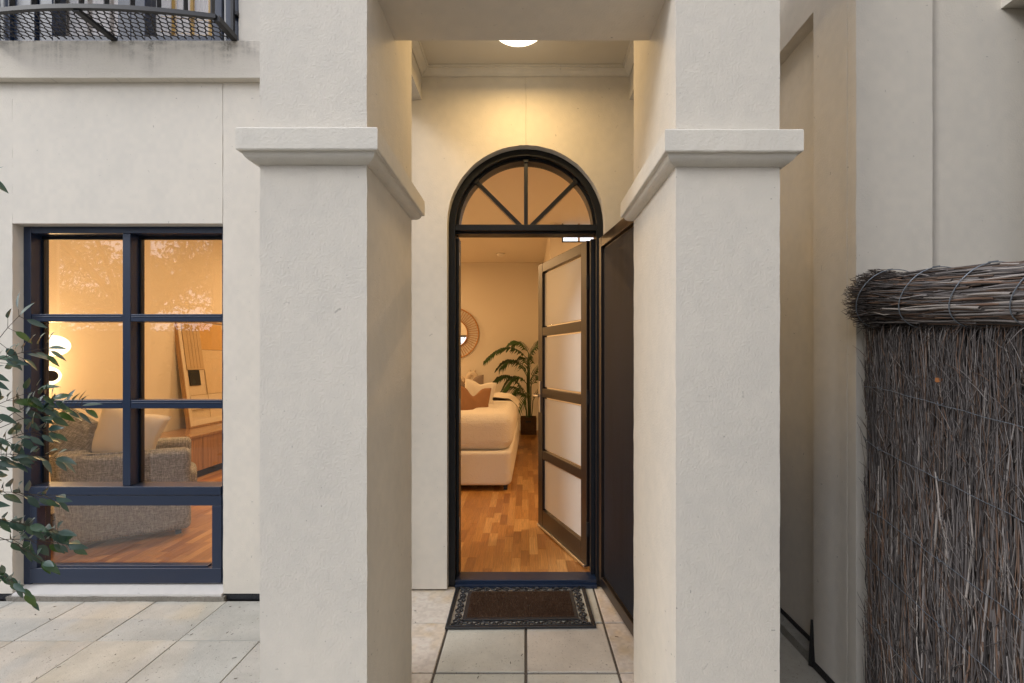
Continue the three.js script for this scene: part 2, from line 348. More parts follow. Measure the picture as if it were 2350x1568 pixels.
{ // the room behind: walls, ceiling, floor
  const I = M.interior, b = (x0, x1, y0, y1, z0, z1, name = 'inner_wall', m = I) => mesh(name, bx(x0, x1, y0, y1, z0, z1), m, house);
  b(-4.5, -4.27, -0.02, 3.2, -2.9465, -9.14);
  b(-4.5, 0.50, -0.02, 3.2, -9.142, -9.36);
  b(0.326, 0.48, -0.02, 3.2, -6.48, -9.14);
  b(0.4805, 2.8, -0.02, 2.94, -6.48, -6.63); b(1.15, 2.8, 2.941, 3.2, -6.48, -6.63);
  b(2.6, 2.8, -0.02, 3.2, -3.09, -6.479);
  b(1.36, 2.8, -0.02, 3.3, -2.92, -3.089, 'inner_wall', I);
  mesh('inner_wall', [bx(-4.27, -2.926, -0.02, 3.2, -2.9465, -2.965), bx(-2.926, -1.7285, 2.147, 3.2, -2.9465, -2.965), bx(-1.7285, -1.05, -0.02, 3.2, -2.9465, -2.965)], I, house);
  b(-4.5, 2.8, 3.2005, 3.235, -2.92, -6.56, 'inner_ceiling'); b(-4.5, 0.4795, 3.2005, 3.235, -6.5605, -9.36, 'inner_ceiling');
  b(-4.4, 2.8, -0.058, 0.008, -3.085, -9.2, 'floor_base', std(lin(0.09, 0.06, 0.035), 0.9));
  b(-4.4, -0.9, -0.058, 0.008, -2.90, -3.084, 'floor_base', std(lin(0.09, 0.06, 0.035), 0.9));
  mesh('skirting', [bx(-4.27, 0.326, 0.03, 0.165, -9.12, -9.1415, 0.003)], M.skirting, house);
  mesh('skirting', [bx(0.305, 0.3255, 0.03, 0.165, -6.48, -9.118, 0.003)], M.skirting, house);
  mesh('skirting', [bx(-4.25, -4.2695, 0.03, 0.165, -3.05, -9.118, 0.003)], M.skirting, house);
  // high window in the return wall
  const w = say(group('high_window', house), 'small high window at the ceiling of the room');
  mesh('frame', [bx(0.4825, 0.50, 2.945, 3.198, -6.50, -6.55), bx(1.13, 1.148, 2.945, 3.198, -6.50, -6.55), bx(0.501, 1.129, 2.945, 2.962, -6.50, -6.55)], M.black, w);
  mesh('mullion', bx(0.70, 0.725, 2.963, 3.198, -6.50, -6.55), std(lin(0.5, 0.36, 0.16), 0.5), w);
  mesh('pane', bx(0.501, 1.129, 2.963, 3.197, -6.524, -6.526), M.glass, w);
  // room above, behind the balcony window and its added reflection blind
  b(-3.3, -1.3, 3.236, 3.28, -2.99, -4.6, 'upper_floor'); b(-3.3, -1.3, 3.2805, 5.4, -4.6, -4.7, 'upper_wall'); b(-3.35, -3.301, 3.2805, 5.4, -2.99, -4.6, 'upper_wall'); b(-1.299, -1.25, 3.2805, 5.4, -2.99, -4.6, 'upper_wall'); b(-3.35, -1.25, 5.401, 5.45, -2.99, -4.7, 'upper_ceiling');
}
// parquet: strips laid lengthways into the room
{
  const p = say(group('parquet_floor', house), 'honey oak strip parquet');
  const grain = tex(1024, 256, (u, v) => {
    const w = 0.03 * tnoise(u, v, 5, 4, 81), g = tnoise(u + w, v + w * 0.4, 8, 90, 82) * 0.5 + tnoise(u, v, 30, 150, 83) * 0.3 + tnoise(u + w * 2, v, 4, 22, 84) * 0.2;
    const k = 0.80 + 0.36 * (g - 0.2); return [k, k * 0.985, k * 0.95];
  }, { srgb: true, size: [0.9, 0.24] });
  const tones = [[0.46, 0.235, 0.075], [0.40, 0.19, 0.055], [0.52, 0.28, 0.10], [0.34, 0.15, 0.042], [0.43, 0.21, 0.062], [0.57, 0.33, 0.13], [0.38, 0.175, 0.05], [0.30, 0.13, 0.036]];
  tones.forEach((t) => { for (let k = 0; k < 3; k++) t[k] *= 1.14; });
  const mats = tones.map((t) => phys(lin(...t), 0.36, { map: grain, clearcoat: 0.35, clearcoatRoughness: 0.28 }));
  const lengths = [0.25, 0.29, 0.33, 0.37, 0.42], W = 0.0595;
  const shared = lengths.map((L, k) => {
    const g = new THREE.BoxGeometry(W - 0.0006, 0.012, L - 0.0006); const pp = g.attributes.position, uv = g.attributes.uv;
    for (let i = 0; i < pp.count; i++) uv.setXY(i, pp.getZ(i) + k * 0.37, pp.getX(i) + k * 0.071);
    return g;
  });
  const q = rng(5), rest = mats.map(() => []); let single = 0;
  for (let c = 0; c * W < 6.95; c++) {
    const x = -4.26 + c * W + W / 2, edge = x < -1.1 ? -2.94 : -3.024; let z = edge + q() * 0.24;
    while (z > -9.2) {
      const li = Math.floor(q() * 5), L0 = lengths[li], mi = Math.floor(q() * 8), z0 = Math.min(z, edge), L = z - L0 < edge - 0.02 ? z0 - (z - L0) : 0, zc = z0 - L / 2, sc = L / L0; z -= L0;
      if (L <= 0) continue;
      if (x > 0.36 && zc < -6.5) continue;
      const y = 0.034 + (q() - 0.5) * 0.0006, a = x / -zc;
      const seen = (a > -0.16 && a < 0.135 && zc > -5.2) || (a > -0.045 && a < 0.05 && zc <= -5.2) || (a > -0.97 && a < -0.6 && zc > -4.4);
      if (seen && single < 298) { const m = mesh('strip', shared[li], mats[mi], p); m.position.set(x, y, zc); m.scale.z = sc; if (q() < 0.5) m.rotation.y = Math.PI; single++; }
      else { const g = shared[li].clone(); g.scale(1, 1, sc); g.translate(x, y, zc); rest[mi].push(g); }
    }
  }
  const list = []; rest.forEach((gs, i) => gs.forEach((g) => { const n = g.attributes.position.count, a = new Float32Array(n * 3); for (let k = 0; k < n; k++) a.set(tones[i], k * 3); g.setAttribute('color', new THREE.BufferAttribute(a, 3)); list.push(g); }));
  stuff(mesh('strips', list, phys(lin(1, 1, 1), 0.36, { map: grain, vertexColors: true, clearcoat: 0.35, clearcoatRoughness: 0.28 }), p));
}
// navy window
{
  const w = say(group('window', house), 'tall navy metal window with glazing bars'), F = -2.82, n = M.navy;
  const bar = (name, x0, x1, y0, y1, z0, z1) => mesh(name, bx(x0, x1, y0, y1, z0, z1, 0.003), n, w);
  bar('frame', -2.926, -2.883, 0.062, 2.145, F, -2.93); bar('frame', -1.77, -1.7285, 0.062, 2.145, F, -2.93); bar('frame', -2.8825, -1.7705, 2.107, 2.145, F - 0.001, -2.93);
  bar('mullion', -2.351, -2.305, 0.635, 2.1065, F - 0.002, -2.93);
  for (const [a, b] of [[1.593, 1.637], [1.086, 1.135]]) for (const [x0, x1] of [[-2.8825, -2.3515], [-2.3045, -1.7705]]) {
    bar('glazing_bar', x0, x1, a, b, F - 0.004, -2.91);
    bar('glazing_bar', x0 + 0.003, x1 - 0.003, b - 0.018, b - 0.013, F - 0.001, F - 0.006);
  }
  bar('transom', -2.8825, -1.7705, 0.586, 0.634, F + 0.012, -2.93);
  // awning sash under the transom
  bar('sash', -2.8825, -1.7705, 0.522, 0.582, F + 0.006, -2.90); bar('sash', -2.8825, -1.7705, 0.072, 0.158, F + 0.006, -2.90);
  bar('sash', -2.8825, -2.843, 0.1585, 0.5215, F + 0.005, -2.90); bar('sash', -1.826, -1.7705, 0.1585, 0.5215, F + 0.005, -2.90);
  bar('sash', -2.8, -1.86, 0.1585, 0.166, F - 0.012, F - 0.05);
  for (const [y0, y1, z] of [[1.6375, 2.1065, -2.9], [1.1355, 1.5925, -2.9], [0.6345, 1.0855, -2.9]]) for (const [x0, x1] of [[-2.8825, -2.3515], [-2.3045, -1.7705]]) mesh('pane', bx(x0, x1, y0, y1, z - 0.002, z + 0.002), M.glass, w);
  mesh('pane', bx(-2.8425, -1.8265, 0.159, 0.521, -2.868, -2.864), M.glass, w);
  for (const [x0, x1] of [[-2.8825, -2.3515], [-2.3045, -1.7705]]) mesh('bead', [bx(x0, x1, 2.086, 2.106, -2.885, -2.896), bx(x0, x0 + 0.012, 1.64, 2.085, -2.885, -2.896), bx(x0, x0 + 0.012, 1.14, 1.59, -2.885, -2.896), bx(x0, x0 + 0.012, 0.64, 1.08, -2.885, -2.896)], M.black, w);
}
// french window over the balcony
{
  const w = say(group('balcony_window', house), 'navy framed french window above the band'), F = -2.775;
  const bar = (name, x0, x1, y0, y1, z0 = F, z1 = -2.86, m = M.navy) => mesh(name, bx(x0, x1, y0, y1, z0, z1, 0.003), m, w);
  bar('frame', -1.70, -1.619, 3.168, 5.3, -2.74, -2.88); bar('frame', -2.988, -2.92, 3.168, 5.3, -2.74, -2.88);
  bar('sash', -1.80, -1.743, 3.17, 5.25); bar('sash', -2.34, -2.265, 3.17, 5.25); bar('sash', -2.262, -2.183, 3.17, 5.25); bar('sash', -2.79, -2.714, 3.17, 5.25); bar('sash', -2.918, -2.80, 3.17, 5.25, -2.76);
  bar('weather_strip', -1.74, -1.702, 3.17, 5.25, -2.79, -2.86, M.skirting);
  bar('bottom_rail', -2.1825, -1.8005, 3.17, 3.225); bar('bottom_rail', -2.7135, -2.3405, 3.17, 3.225);
  mesh('pane', bx(-2.1825, -1.8005, 3.2255, 5.2, -2.822, -2.818), M.glass, w); mesh('pane', bx(-2.7135, -2.3405, 3.2255, 5.2, -2.822, -2.818), M.glass, w);
  mesh('pane_surround', bx(-2.915, -2.80, 3.29, 5.2, -2.862, -2.87), M.skirting, w);
  // blind, rods and cords added to stand in for bright street reflections
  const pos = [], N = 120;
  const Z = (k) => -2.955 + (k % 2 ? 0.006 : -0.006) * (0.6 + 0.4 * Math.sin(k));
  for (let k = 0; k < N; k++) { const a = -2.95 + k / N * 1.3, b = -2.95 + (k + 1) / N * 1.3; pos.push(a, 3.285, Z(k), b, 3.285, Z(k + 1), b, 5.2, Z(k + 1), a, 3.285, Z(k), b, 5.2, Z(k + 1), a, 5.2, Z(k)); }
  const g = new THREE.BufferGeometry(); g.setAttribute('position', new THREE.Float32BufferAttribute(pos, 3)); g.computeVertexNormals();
  mesh('reflection_blind', metric(g), phys(lin(0.62, 0.55, 0.49), 0.9, { transmission: 0.25, thickness: 0 }), w);
  const reflectionRodM = std(lin(0.62, 0.36, 0.07), 0.5);
  for (const x of [-2.46, -2.14, -2.03, -1.92, -1.83]) mesh('reflection_rod', bx(x, x + 0.022, 3.285, 5.2, -2.925, -2.94), reflectionRodM, w);
  for (const [y, k] of [[3.42, 0.02], [3.33, 0.02]]) mesh('reflection_cord', tubeGeo([V(-2.2, y + k, -2.92), V(-1.78, y - k, -2.92)], 0.003, 6), reflectionRodM, w);
}
// arched doorway: frame, fanlight, threshold
{
  const d = say(group('doorway', house), 'arched navy door frame, porch shade darkened into its colour, with a fanlight of four panes');
  const arch = (ro, ri, z0, z1, y0 = 0.006) => {
    const a = new THREE.Shape(); a.moveTo(-ro, y0); a.lineTo(-ro, 2.175); a.absarc(0, 2.175, ro, Math.PI, 0, true); a.lineTo(ro, y0); a.lineTo(ri, y0); a.lineTo(ri, 2.175); a.absarc(0, 2.175, ri, 0, Math.PI, false); a.lineTo(-ri, y0); a.closePath();
    const g = new THREE.ExtrudeGeometry(a, { depth: z0 - z1, bevelEnabled: true, bevelSize: 0.002, bevelThickness: 0.002, bevelSegments: 2, curveSegments: 48 }); g.translate(0, 0, z1); return metric(g);
  };
  mesh('frame', arch(0.464, 0.428, -2.925, -3.06), M.black, d);
  mesh('frame', arch(0.4255, 0.411, -2.962, -3.05, 2.19), M.black, d);
  mesh('jamb', bx(-0.4255, -0.41, 0.046, 2.116, -2.965, -3.055, 0.002), M.black, d);
  mesh('jamb', bx(0.40, 0.4255, 0.046, 2.116, -2.99, -3.055, 0.002), M.black, d);
  mesh('transom', [bx(-0.4258, 0.4258, 2.150, 2.187, -2.922, -3.05, 0.003), bx(-0.4258, 0.4258, 2.139, 2.1495, -2.955, -3.05, 0.002)], M.black, d);
  mesh('threshold', [bx(-0.4258, 0.4258, 0.002, 0.045, -2.915, -3.03, 0.003), bx(-0.4258, 0.4258, 0.002, 0.022, -2.895, -2.9145, 0.002)], M.navy, d);
  const C = V(0, 2.155, 0);
  for (const a of [45, 90, 135]) {
    const g = bx(0.04, 0.441 - (a === 90 ? 0 : 0.0), -0.012, 0.012, -2.952, -2.99, 0.003); g.rotateZ(a * Math.PI / 180); g.translate(C.x, C.y, 0);
    mesh('spoke', g, M.black, d);
    const g2 = bx(0.415, 0.437, -0.016, 0.016, -2.945, -2.985, 0.003); g2.rotateZ(a * Math.PI / 180); g2.translate(C.x, C.y, 0); mesh('spoke_shoe', g2, M.black, d);
  }
  for (let k = 0; k < 4; k++) {   // four fan shaped panes
    const a0 = k * Math.PI / 4 + 0.006, a1 = (k + 1) * Math.PI / 4 - 0.006, s = new THREE.Shape(); s.moveTo(Math.cos((a0 + a1) / 2) * 0.03, 0.03 * Math.sin((a0 + a1) / 2));
    for (let q = 0; q <= 12; q++) { const a = a0 + (a1 - a0) * q / 12; s.lineTo(Math.cos(a) * 0.412, Math.sin(a) * 0.412); }
    const g = new THREE.ExtrudeGeometry(s, { depth: 0.004, bevelEnabled: false }); g.translate(0, 2.186, -3.0); mesh('pane', g, M.glass, d);
  }
  mesh('strike_plate', bx(-0.4105, -0.4075, 0.98, 1.13, -2.99, -3.005, 0.001), M.steel, d);
  mesh('strike_plate', bx(-0.4105, -0.4075, 1.95, 2.03, -2.98, -2.992, 0.001), M.steel, d);
  mesh('strike_plate', bx(-0.4105, -0.4075, 0.31, 0.40, -2.98, -2.992, 0.001), M.steel, d);
}
// the glazed door, swung into the room
{
  const door = say(group('front_door', house, [0.385, 0, -3.058], 109.5 * Math.PI / 180), 'open brown door with four frosted panes');
  const T = 0.04, W = 0.862, B = M.bronze, b = (name, x0, x1, y0, y1, z0 = -0.0, z1 = T, m = B) => mesh(name, bx(x0, x1, y0, y1, z0, z1, 0.003), m, door);
  b('stile', 0.004, 0.088, 0.06, 2.125); b('stile', W - 0.092, W, 0.06, 2.125);
  b('rail', 0.0885, W - 0.0925, 2.054, 2.124, 0.001); b('rail', 0.0885, W - 0.0925, 0.061, 0.195, 0.001);
  const panes = [[1.622, 2.054], [1.145, 1.557], [0.66, 1.079], [0.195, 0.594]];
  for (let k = 0; k < 3; k++) b('rail', 0.0885, W - 0.0925, panes[k + 1][1], panes[k][0], 0.001);
  const frost = phys(lin(0.70, 0.70, 0.68), 0.55, { transmission: 0.34, thickness: 0, clearcoat: 0.6, clearcoatRoughness: 0.12 });
  for (const [y0, y1] of panes) {
    const p = b('pane', 0.089, W - 0.093, y0 + 0.012, y1 - 0.012, 0.018, 0.023, frost);
    for (const [a, c] of [[y0 + 0.0005, y0 + 0.0115], [y1 - 0.0115, y1 - 0.0005]]) b('clear_strip', 0.089, W - 0.093, a, c, 0.0185, 0.0225, M.glass);
    b('bead', 0.0885, 0.096, y0, y1, 0.006, 0.0175, M.black); b('bead', W - 0.1, W - 0.0925, y0, y1, 0.006, 0.0175, M.black);
  }
  b('weather_strip', 0.02, W - 0.004, 0.052, 0.068, -0.012, -0.0005, M.steel);
  mesh('handle_plate', [bx(W - 0.062, W - 0.028, 0.955, 1.20, -0.008, -0.0005, 0.003)], M.steel, door);
  mesh('handle', [tubeGeo([V(W - 0.045, 1.09, -0.008), V(W - 0.045, 1.09, -0.05), V(W - 0.055, 1.09, -0.058), V(W - 0.16, 1.09, -0.058)], 0.0095, 10)], M.steel, door);
  mesh('lock_edge', bx(W + 0.0003, W + 0.003, 0.95, 1.2, 0.01, 0.03), M.steel, door);
  mesh('handle', [tubeGeo([V(W - 0.045, 1.09, T), V(W - 0.045, 1.09, T + 0.045), V(W - 0.055, 1.09, T + 0.05), V(W - 0.16, 1.09, T + 0.05)], 0.0095, 10)], M.steel, door);
  for (const y of [0.3, 1.13, 1.86]) { mesh('hinge', [bx(-0.012, 0.003, y - 0.045, y + 0.045, -0.006, 0.012, 0.002)], M.blackMatt, door); }
  mesh('edge_strip', bx(W + 0.0002, W + 0.002, 0.07, 2.12, 0.002, 0.008), M.bronze, door);
}
// the security screen door, swung out towards the street
{
  const a = Math.atan2(0.99, 0.143);   // from the hinge it runs to the street, a little to the right
  const door = say(group('screen_door', house, [0.4375, 0, -2.918], -a), 'black mesh security screen door standing open');
  const W = 0.83, T = 0.032, y0 = 0.022, y1 = 2.10, b = (name, x0, x1, a0, a1, z0, z1, m = M.bronze) => mesh(name, bx(x0, x1, a0, a1, z0, z1, 0.003), m, door);
  b('stile', 0, 0.05, y0, y1, -T, 0); b('stile', W - 0.05, W, y0, y1, -T, 0);
  b('rail', 0.0505, W - 0.0505, y1 - 0.062, y1, -T, -0.001); b('rail', 0.0505, W - 0.0505, y0, y0 + 0.062, -T, -0.001);
  b('bead', 0.0505, W - 0.0505, y1 - 0.076, y1 - 0.0625, -T + 0.004, -0.02); b('bead', 0.0505, W - 0.0505, y0 + 0.0625, y0 + 0.076, -T + 0.004, -0.02); b('bead', 0.0505, 0.062, y0 + 0.0765, y1 - 0.0765, -T + 0.004, -0.02);
  const weave = tex(256, 256, (u, v) => { const s = Math.abs(Math.sin(u * Math.PI * 64)), t = Math.abs(Math.sin(v * Math.PI * 64)); return Math.max(s, t); }, { size: [0.12, 0.12] });
  const meshTone = tex(512, 512, (u, v) => { const k = 0.72 + 0.25 * tnoise(u, v, 5, 3, 141) + 0.16 * tnoise(u, v, 40, 6, 142); return [k, k, k]; }, { srgb: true, size: [0.9, 1.4] });
  mesh('mesh_panel', bx(0.0625, W - 0.051, y0 + 0.077, y1 - 0.077, -0.014, -0.017), phys(lin(0.009, 0.014, 0.024), 0.6, { specularIntensity: 0.5, map: meshTone, bumpMap: weave, bumpScale: 0.0005 }), door);
  mesh('closer_bracket', [bx(0.235, 0.262, y1 - 0.05, y1 - 0.018, -T - 0.014, -T - 0.0005, 0.002), bx(0.262, 0.29, y1 - 0.03, y1 - 0.022, -T - 0.01, -T - 0.002, 0.002), bx(0.287, 0.292, y1 - 0.03, y1 - 0.008, -T - 0.012, -T - 0.002, 0.002)], M.blackMatt, door);
  mesh('bolt_hole', [0.12, 0.32, 0.55].map((x) => { const g = new THREE.CylinderGeometry(0.005, 0.005, 0.003, 10); g.rotateX(Math.PI / 2); g.translate(x, y0 + 0.02, -T - 0.001); return g; }), M.steel, door);
  const lock = new THREE.CylinderGeometry(0.012, 0.012, 0.012, 14); lock.rotateX(Math.PI / 2); lock.translate(W - 0.06, 1.1, -T - 0.006); mesh('lock_knob', lock, M.bronze, door);
}

// ---------------------------------------------------------------- side wall on the right
{
  const w = tag(group('side_wall'), 'rendered wall with shallow pilaster behind the brush fence', 'wall');
  mesh('lower_panel', block(1.344, 1.55, 0.03, 2.92, -2.1565, -2.868, 0.0012, 31), M.stuccoFine, w);
  mesh('upper_beam', block(1.28, 1.55, 2.92, 5.4, -2.1565, -2.868, 0.0012, 32), M.stuccoFine, w);
  mesh('return_panel', block(1.28, 1.55, 0.002, 5.4, -1.932, -2.156, 0.0008, 33), M.stuccoFine, w);
  mesh('corner_bead', block(1.2815, 1.55, 0.002, 5.4, -1.92, -1.9315, 0.0003, 34), M.moulding, w);
  mesh('pilaster', block(1.28, 1.576, 0.002, 5.4, -1.878, -1.9195, 0.001, 35), M.stuccoFine, w);
  mesh('back_panel', block(1.577, 5.2, 0.002, 5.4, -1.908, -2.15, 0.0012, 36), M.stuccoFine, w);
  mesh('ledge', block(1.282, 1.343, -0.02, 0.042, -2.158, -2.866, 0.002, 37), std(lin(0.30, 0.29, 0.265), 0.95, { map: tileTone, bumpMap: fineBump, bumpScale: 0.004 }), w);
  const tar = std(lin(0.012, 0.012, 0.013), 0.55, { bumpMap: fineBump, bumpScale: 0.004 });
  mesh('membrane', block(1.337, 1.3435, 0.0425, 0.064, -2.16, -2.866, 0.0015, 38), tar, w);
  mesh('membrane', block(1.2755, 1.2795, 0.001, 0.034, -1.88, -2.15, 0.001, 39), tar, w);
  const fin = new THREE.Shape([[-0.016, 0], [0.016, 0], [0.006, 0.21], [-0.002, 0.212]].map((p) => new THREE.Vector2(...p)));
  const fg = new THREE.ExtrudeGeometry(fin, { depth: 0.005, bevelEnabled: false }); fg.rotateY(Math.PI / 2 + 0.5); fg.translate(1.274, 0, -2.158); mesh('membrane_lap', fg, tar, w);
  mesh('ledge_stone', block(1.87, 3.2, 2.752, 2.83, -1.76, -1.907, 0.001, 40), M.moulding, w);
}
// unseen house added to block the sky and darken the right hand side
{
  const n = tag(group('added_shade_house', null, [1.80, 0, 0]), 'unseen house added beyond the brush fence to block the sky', 'house');
  mesh('wall', bx(0, 6, -0.02, 5.2, -1.55, 7.5), std(lin(0.42, 0.38, 0.32), 0.95, { map: stuccoTone, bumpMap: fineBump, bumpScale: 0.001 }), n);
  const s = new THREE.Shape([[-0.45, 5.15], [6.45, 5.15], [3, 7.2]].map((p) => new THREE.Vector2(...p))), rg = new THREE.ExtrudeGeometry(s, { depth: 9.6, bevelEnabled: false }); rg.translate(0, 0, -1.7);
  mesh('roof', metric(rg), std(lin(0.12, 0.06, 0.045), 0.9), n);
  mesh('gutter', bx(-0.58, -0.452, 5.1, 5.2, -1.7, 7.9, 0.02), M.skirting, n);
}

// ---------------------------------------------------------------- balcony
{
  const b = tag(group('juliet_balcony'), 'bowed black iron balcony with an expanded mesh floor', 'balcony');
  const Y = 3.172, iron = std(lin(0.014, 0.014, 0.016), 0.5);
  const rim = (x) => { const t = (x + 2.31) / 0.675; return -2.48 - 0.073 * t * t; };
  const xs = Array.from({ length: 41 }, (_, k) => -2.985 + k * 1.35 / 40), pos = [];
  for (let k = 0; k < 40; k++) {   // a flat bar bent to the curve
    const q = (x, o, y) => [x, y, rim(x) + o];
    const ring = (x) => [q(x, 0.003, Y - 0.002), q(x, 0.003, Y + 0.020), q(x, -0.018, Y + 0.020), q(x, -0.018, Y - 0.002)];
    const A = ring(xs[k]), B = ring(xs[k + 1]);
    for (let s = 0; s < 4; s++) { const t = (s + 1) % 4; pos.push(...A[s], ...B[s], ...B[t], ...A[s], ...B[t], ...A[t]); }
  }
  const g = new THREE.BufferGeometry(); g.setAttribute('position', new THREE.Float32BufferAttribute(pos, 3)); g.computeVertexNormals();
  mesh('rim', metric(g), iron, b);
  for (const x of [-2.985, -2.31, -1.635]) mesh('bracket', bx(x - 0.016, x + 0.016, Y - 0.014, Y + (x === -2.31 ? 0.004 : 0.018), rim(x) - 0.007, -2.722, 0.002), iron, b);
  // expanded metal: short bonds run out from the wall, each parts into two legs
  const t = new Tubes(), pit = 0.0395, row = 0.0345;
  for (let r = 0; r < 8; r++) for (let c = 0; c < 36; c++) {
    const x = -2.975 + c * pit + (r % 2 ? pit / 2 : 0), z = -2.722 + r * row, w = () => (R() - 0.5) * 0.0012;
    if (x < -2.972 || x > -1.65 || z + 0.02 > rim(x)) continue;
    const A = V(x + w(), Y, z), B = V(x + w(), Y + 0.002, z + 0.0175);
    t.add([A, A.clone().lerp(B, 0.5), B], [0.0032, 0.0046, 0.0032], WHITE, 5);
    for (const sd of [-1, 1]) { const E = V(x + sd * pit / 2, Y, z + row); if (E.z < rim(E.x) - 0.004 && E.x > -2.972 && E.x < -1.648) t.add([B, B.clone().lerp(E, 0.5), E], 0.0030, WHITE, 5); else t.add([B, B.clone().lerp(E, Math.max(0.1, Math.min(0.6, (rim(x) - B.z) / (row - 0.0175))))], 0.003, WHITE, 5); }
  }
  const mg = t.geo(); mg.deleteAttribute('color'); stuff(mesh('mesh_floor', mg, std(lin(0.022, 0.018, 0.016), 0.5), b));
  for (let k = 0; k < 11; k++) { const x = -2.31 + (k - 5) * 0.1265 + 0.02; if (x < -1.64) mesh('baluster', bx(x - 0.003, x + 0.003, Y + 0.0205, 4.12, rim(x) - 0.03, rim(x) + 0.001, 0.001), iron, b); }
  mesh('top_rail', bx(-2.985, -1.63, 4.121, 4.16, -2.57, -2.47, 0.004), iron, b);
  for (const x of [-2.985, -1.648]) mesh('end_post', bx(x, x + 0.016, Y + 0.0305, 4.12, -2.72, -2.70, 0.002), iron, b);
  mesh('fixing', [bx(-1.655, -1.615, 3.30, 3.325, -2.735, -2.71, 0.004)], iron, b);
}

// ---------------------------------------------------------------- porch light
{
  const L = tag(group('ceiling_light', null, [-0.04, 3.09, -2.44]), 'glowing round opal light on the porch ceiling', 'ceiling light');
  const pts = []; for (let k = 0; k <= 16; k++) { const a = k / 16 * Math.PI / 2; pts.push(new THREE.Vector2(Math.sin(a) * 0.15, -0.015 - Math.cos(a) * 0.085)); }
  mesh('opal_bowl', new THREE.LatheGeometry(pts, 40), std(lin(0.9, 0.88, 0.82), 0.3, { emissive: new THREE.Color(1, 0.86, 0.62), emissiveIntensity: 2.2 }), L);
  mesh('base_ring', new THREE.CylinderGeometry(0.16, 0.16, 0.016, 40).translate(0, -0.0085, 0), M.skirting, L);
  const p = new THREE.RectAreaLight(new THREE.Color(1, 0.66, 0.28), 23, 0.28, 0.28); p.position.set(-0.04, 2.986, -2.44); p.lookAt(-0.04, 0, -2.44); scene.add(p);
}

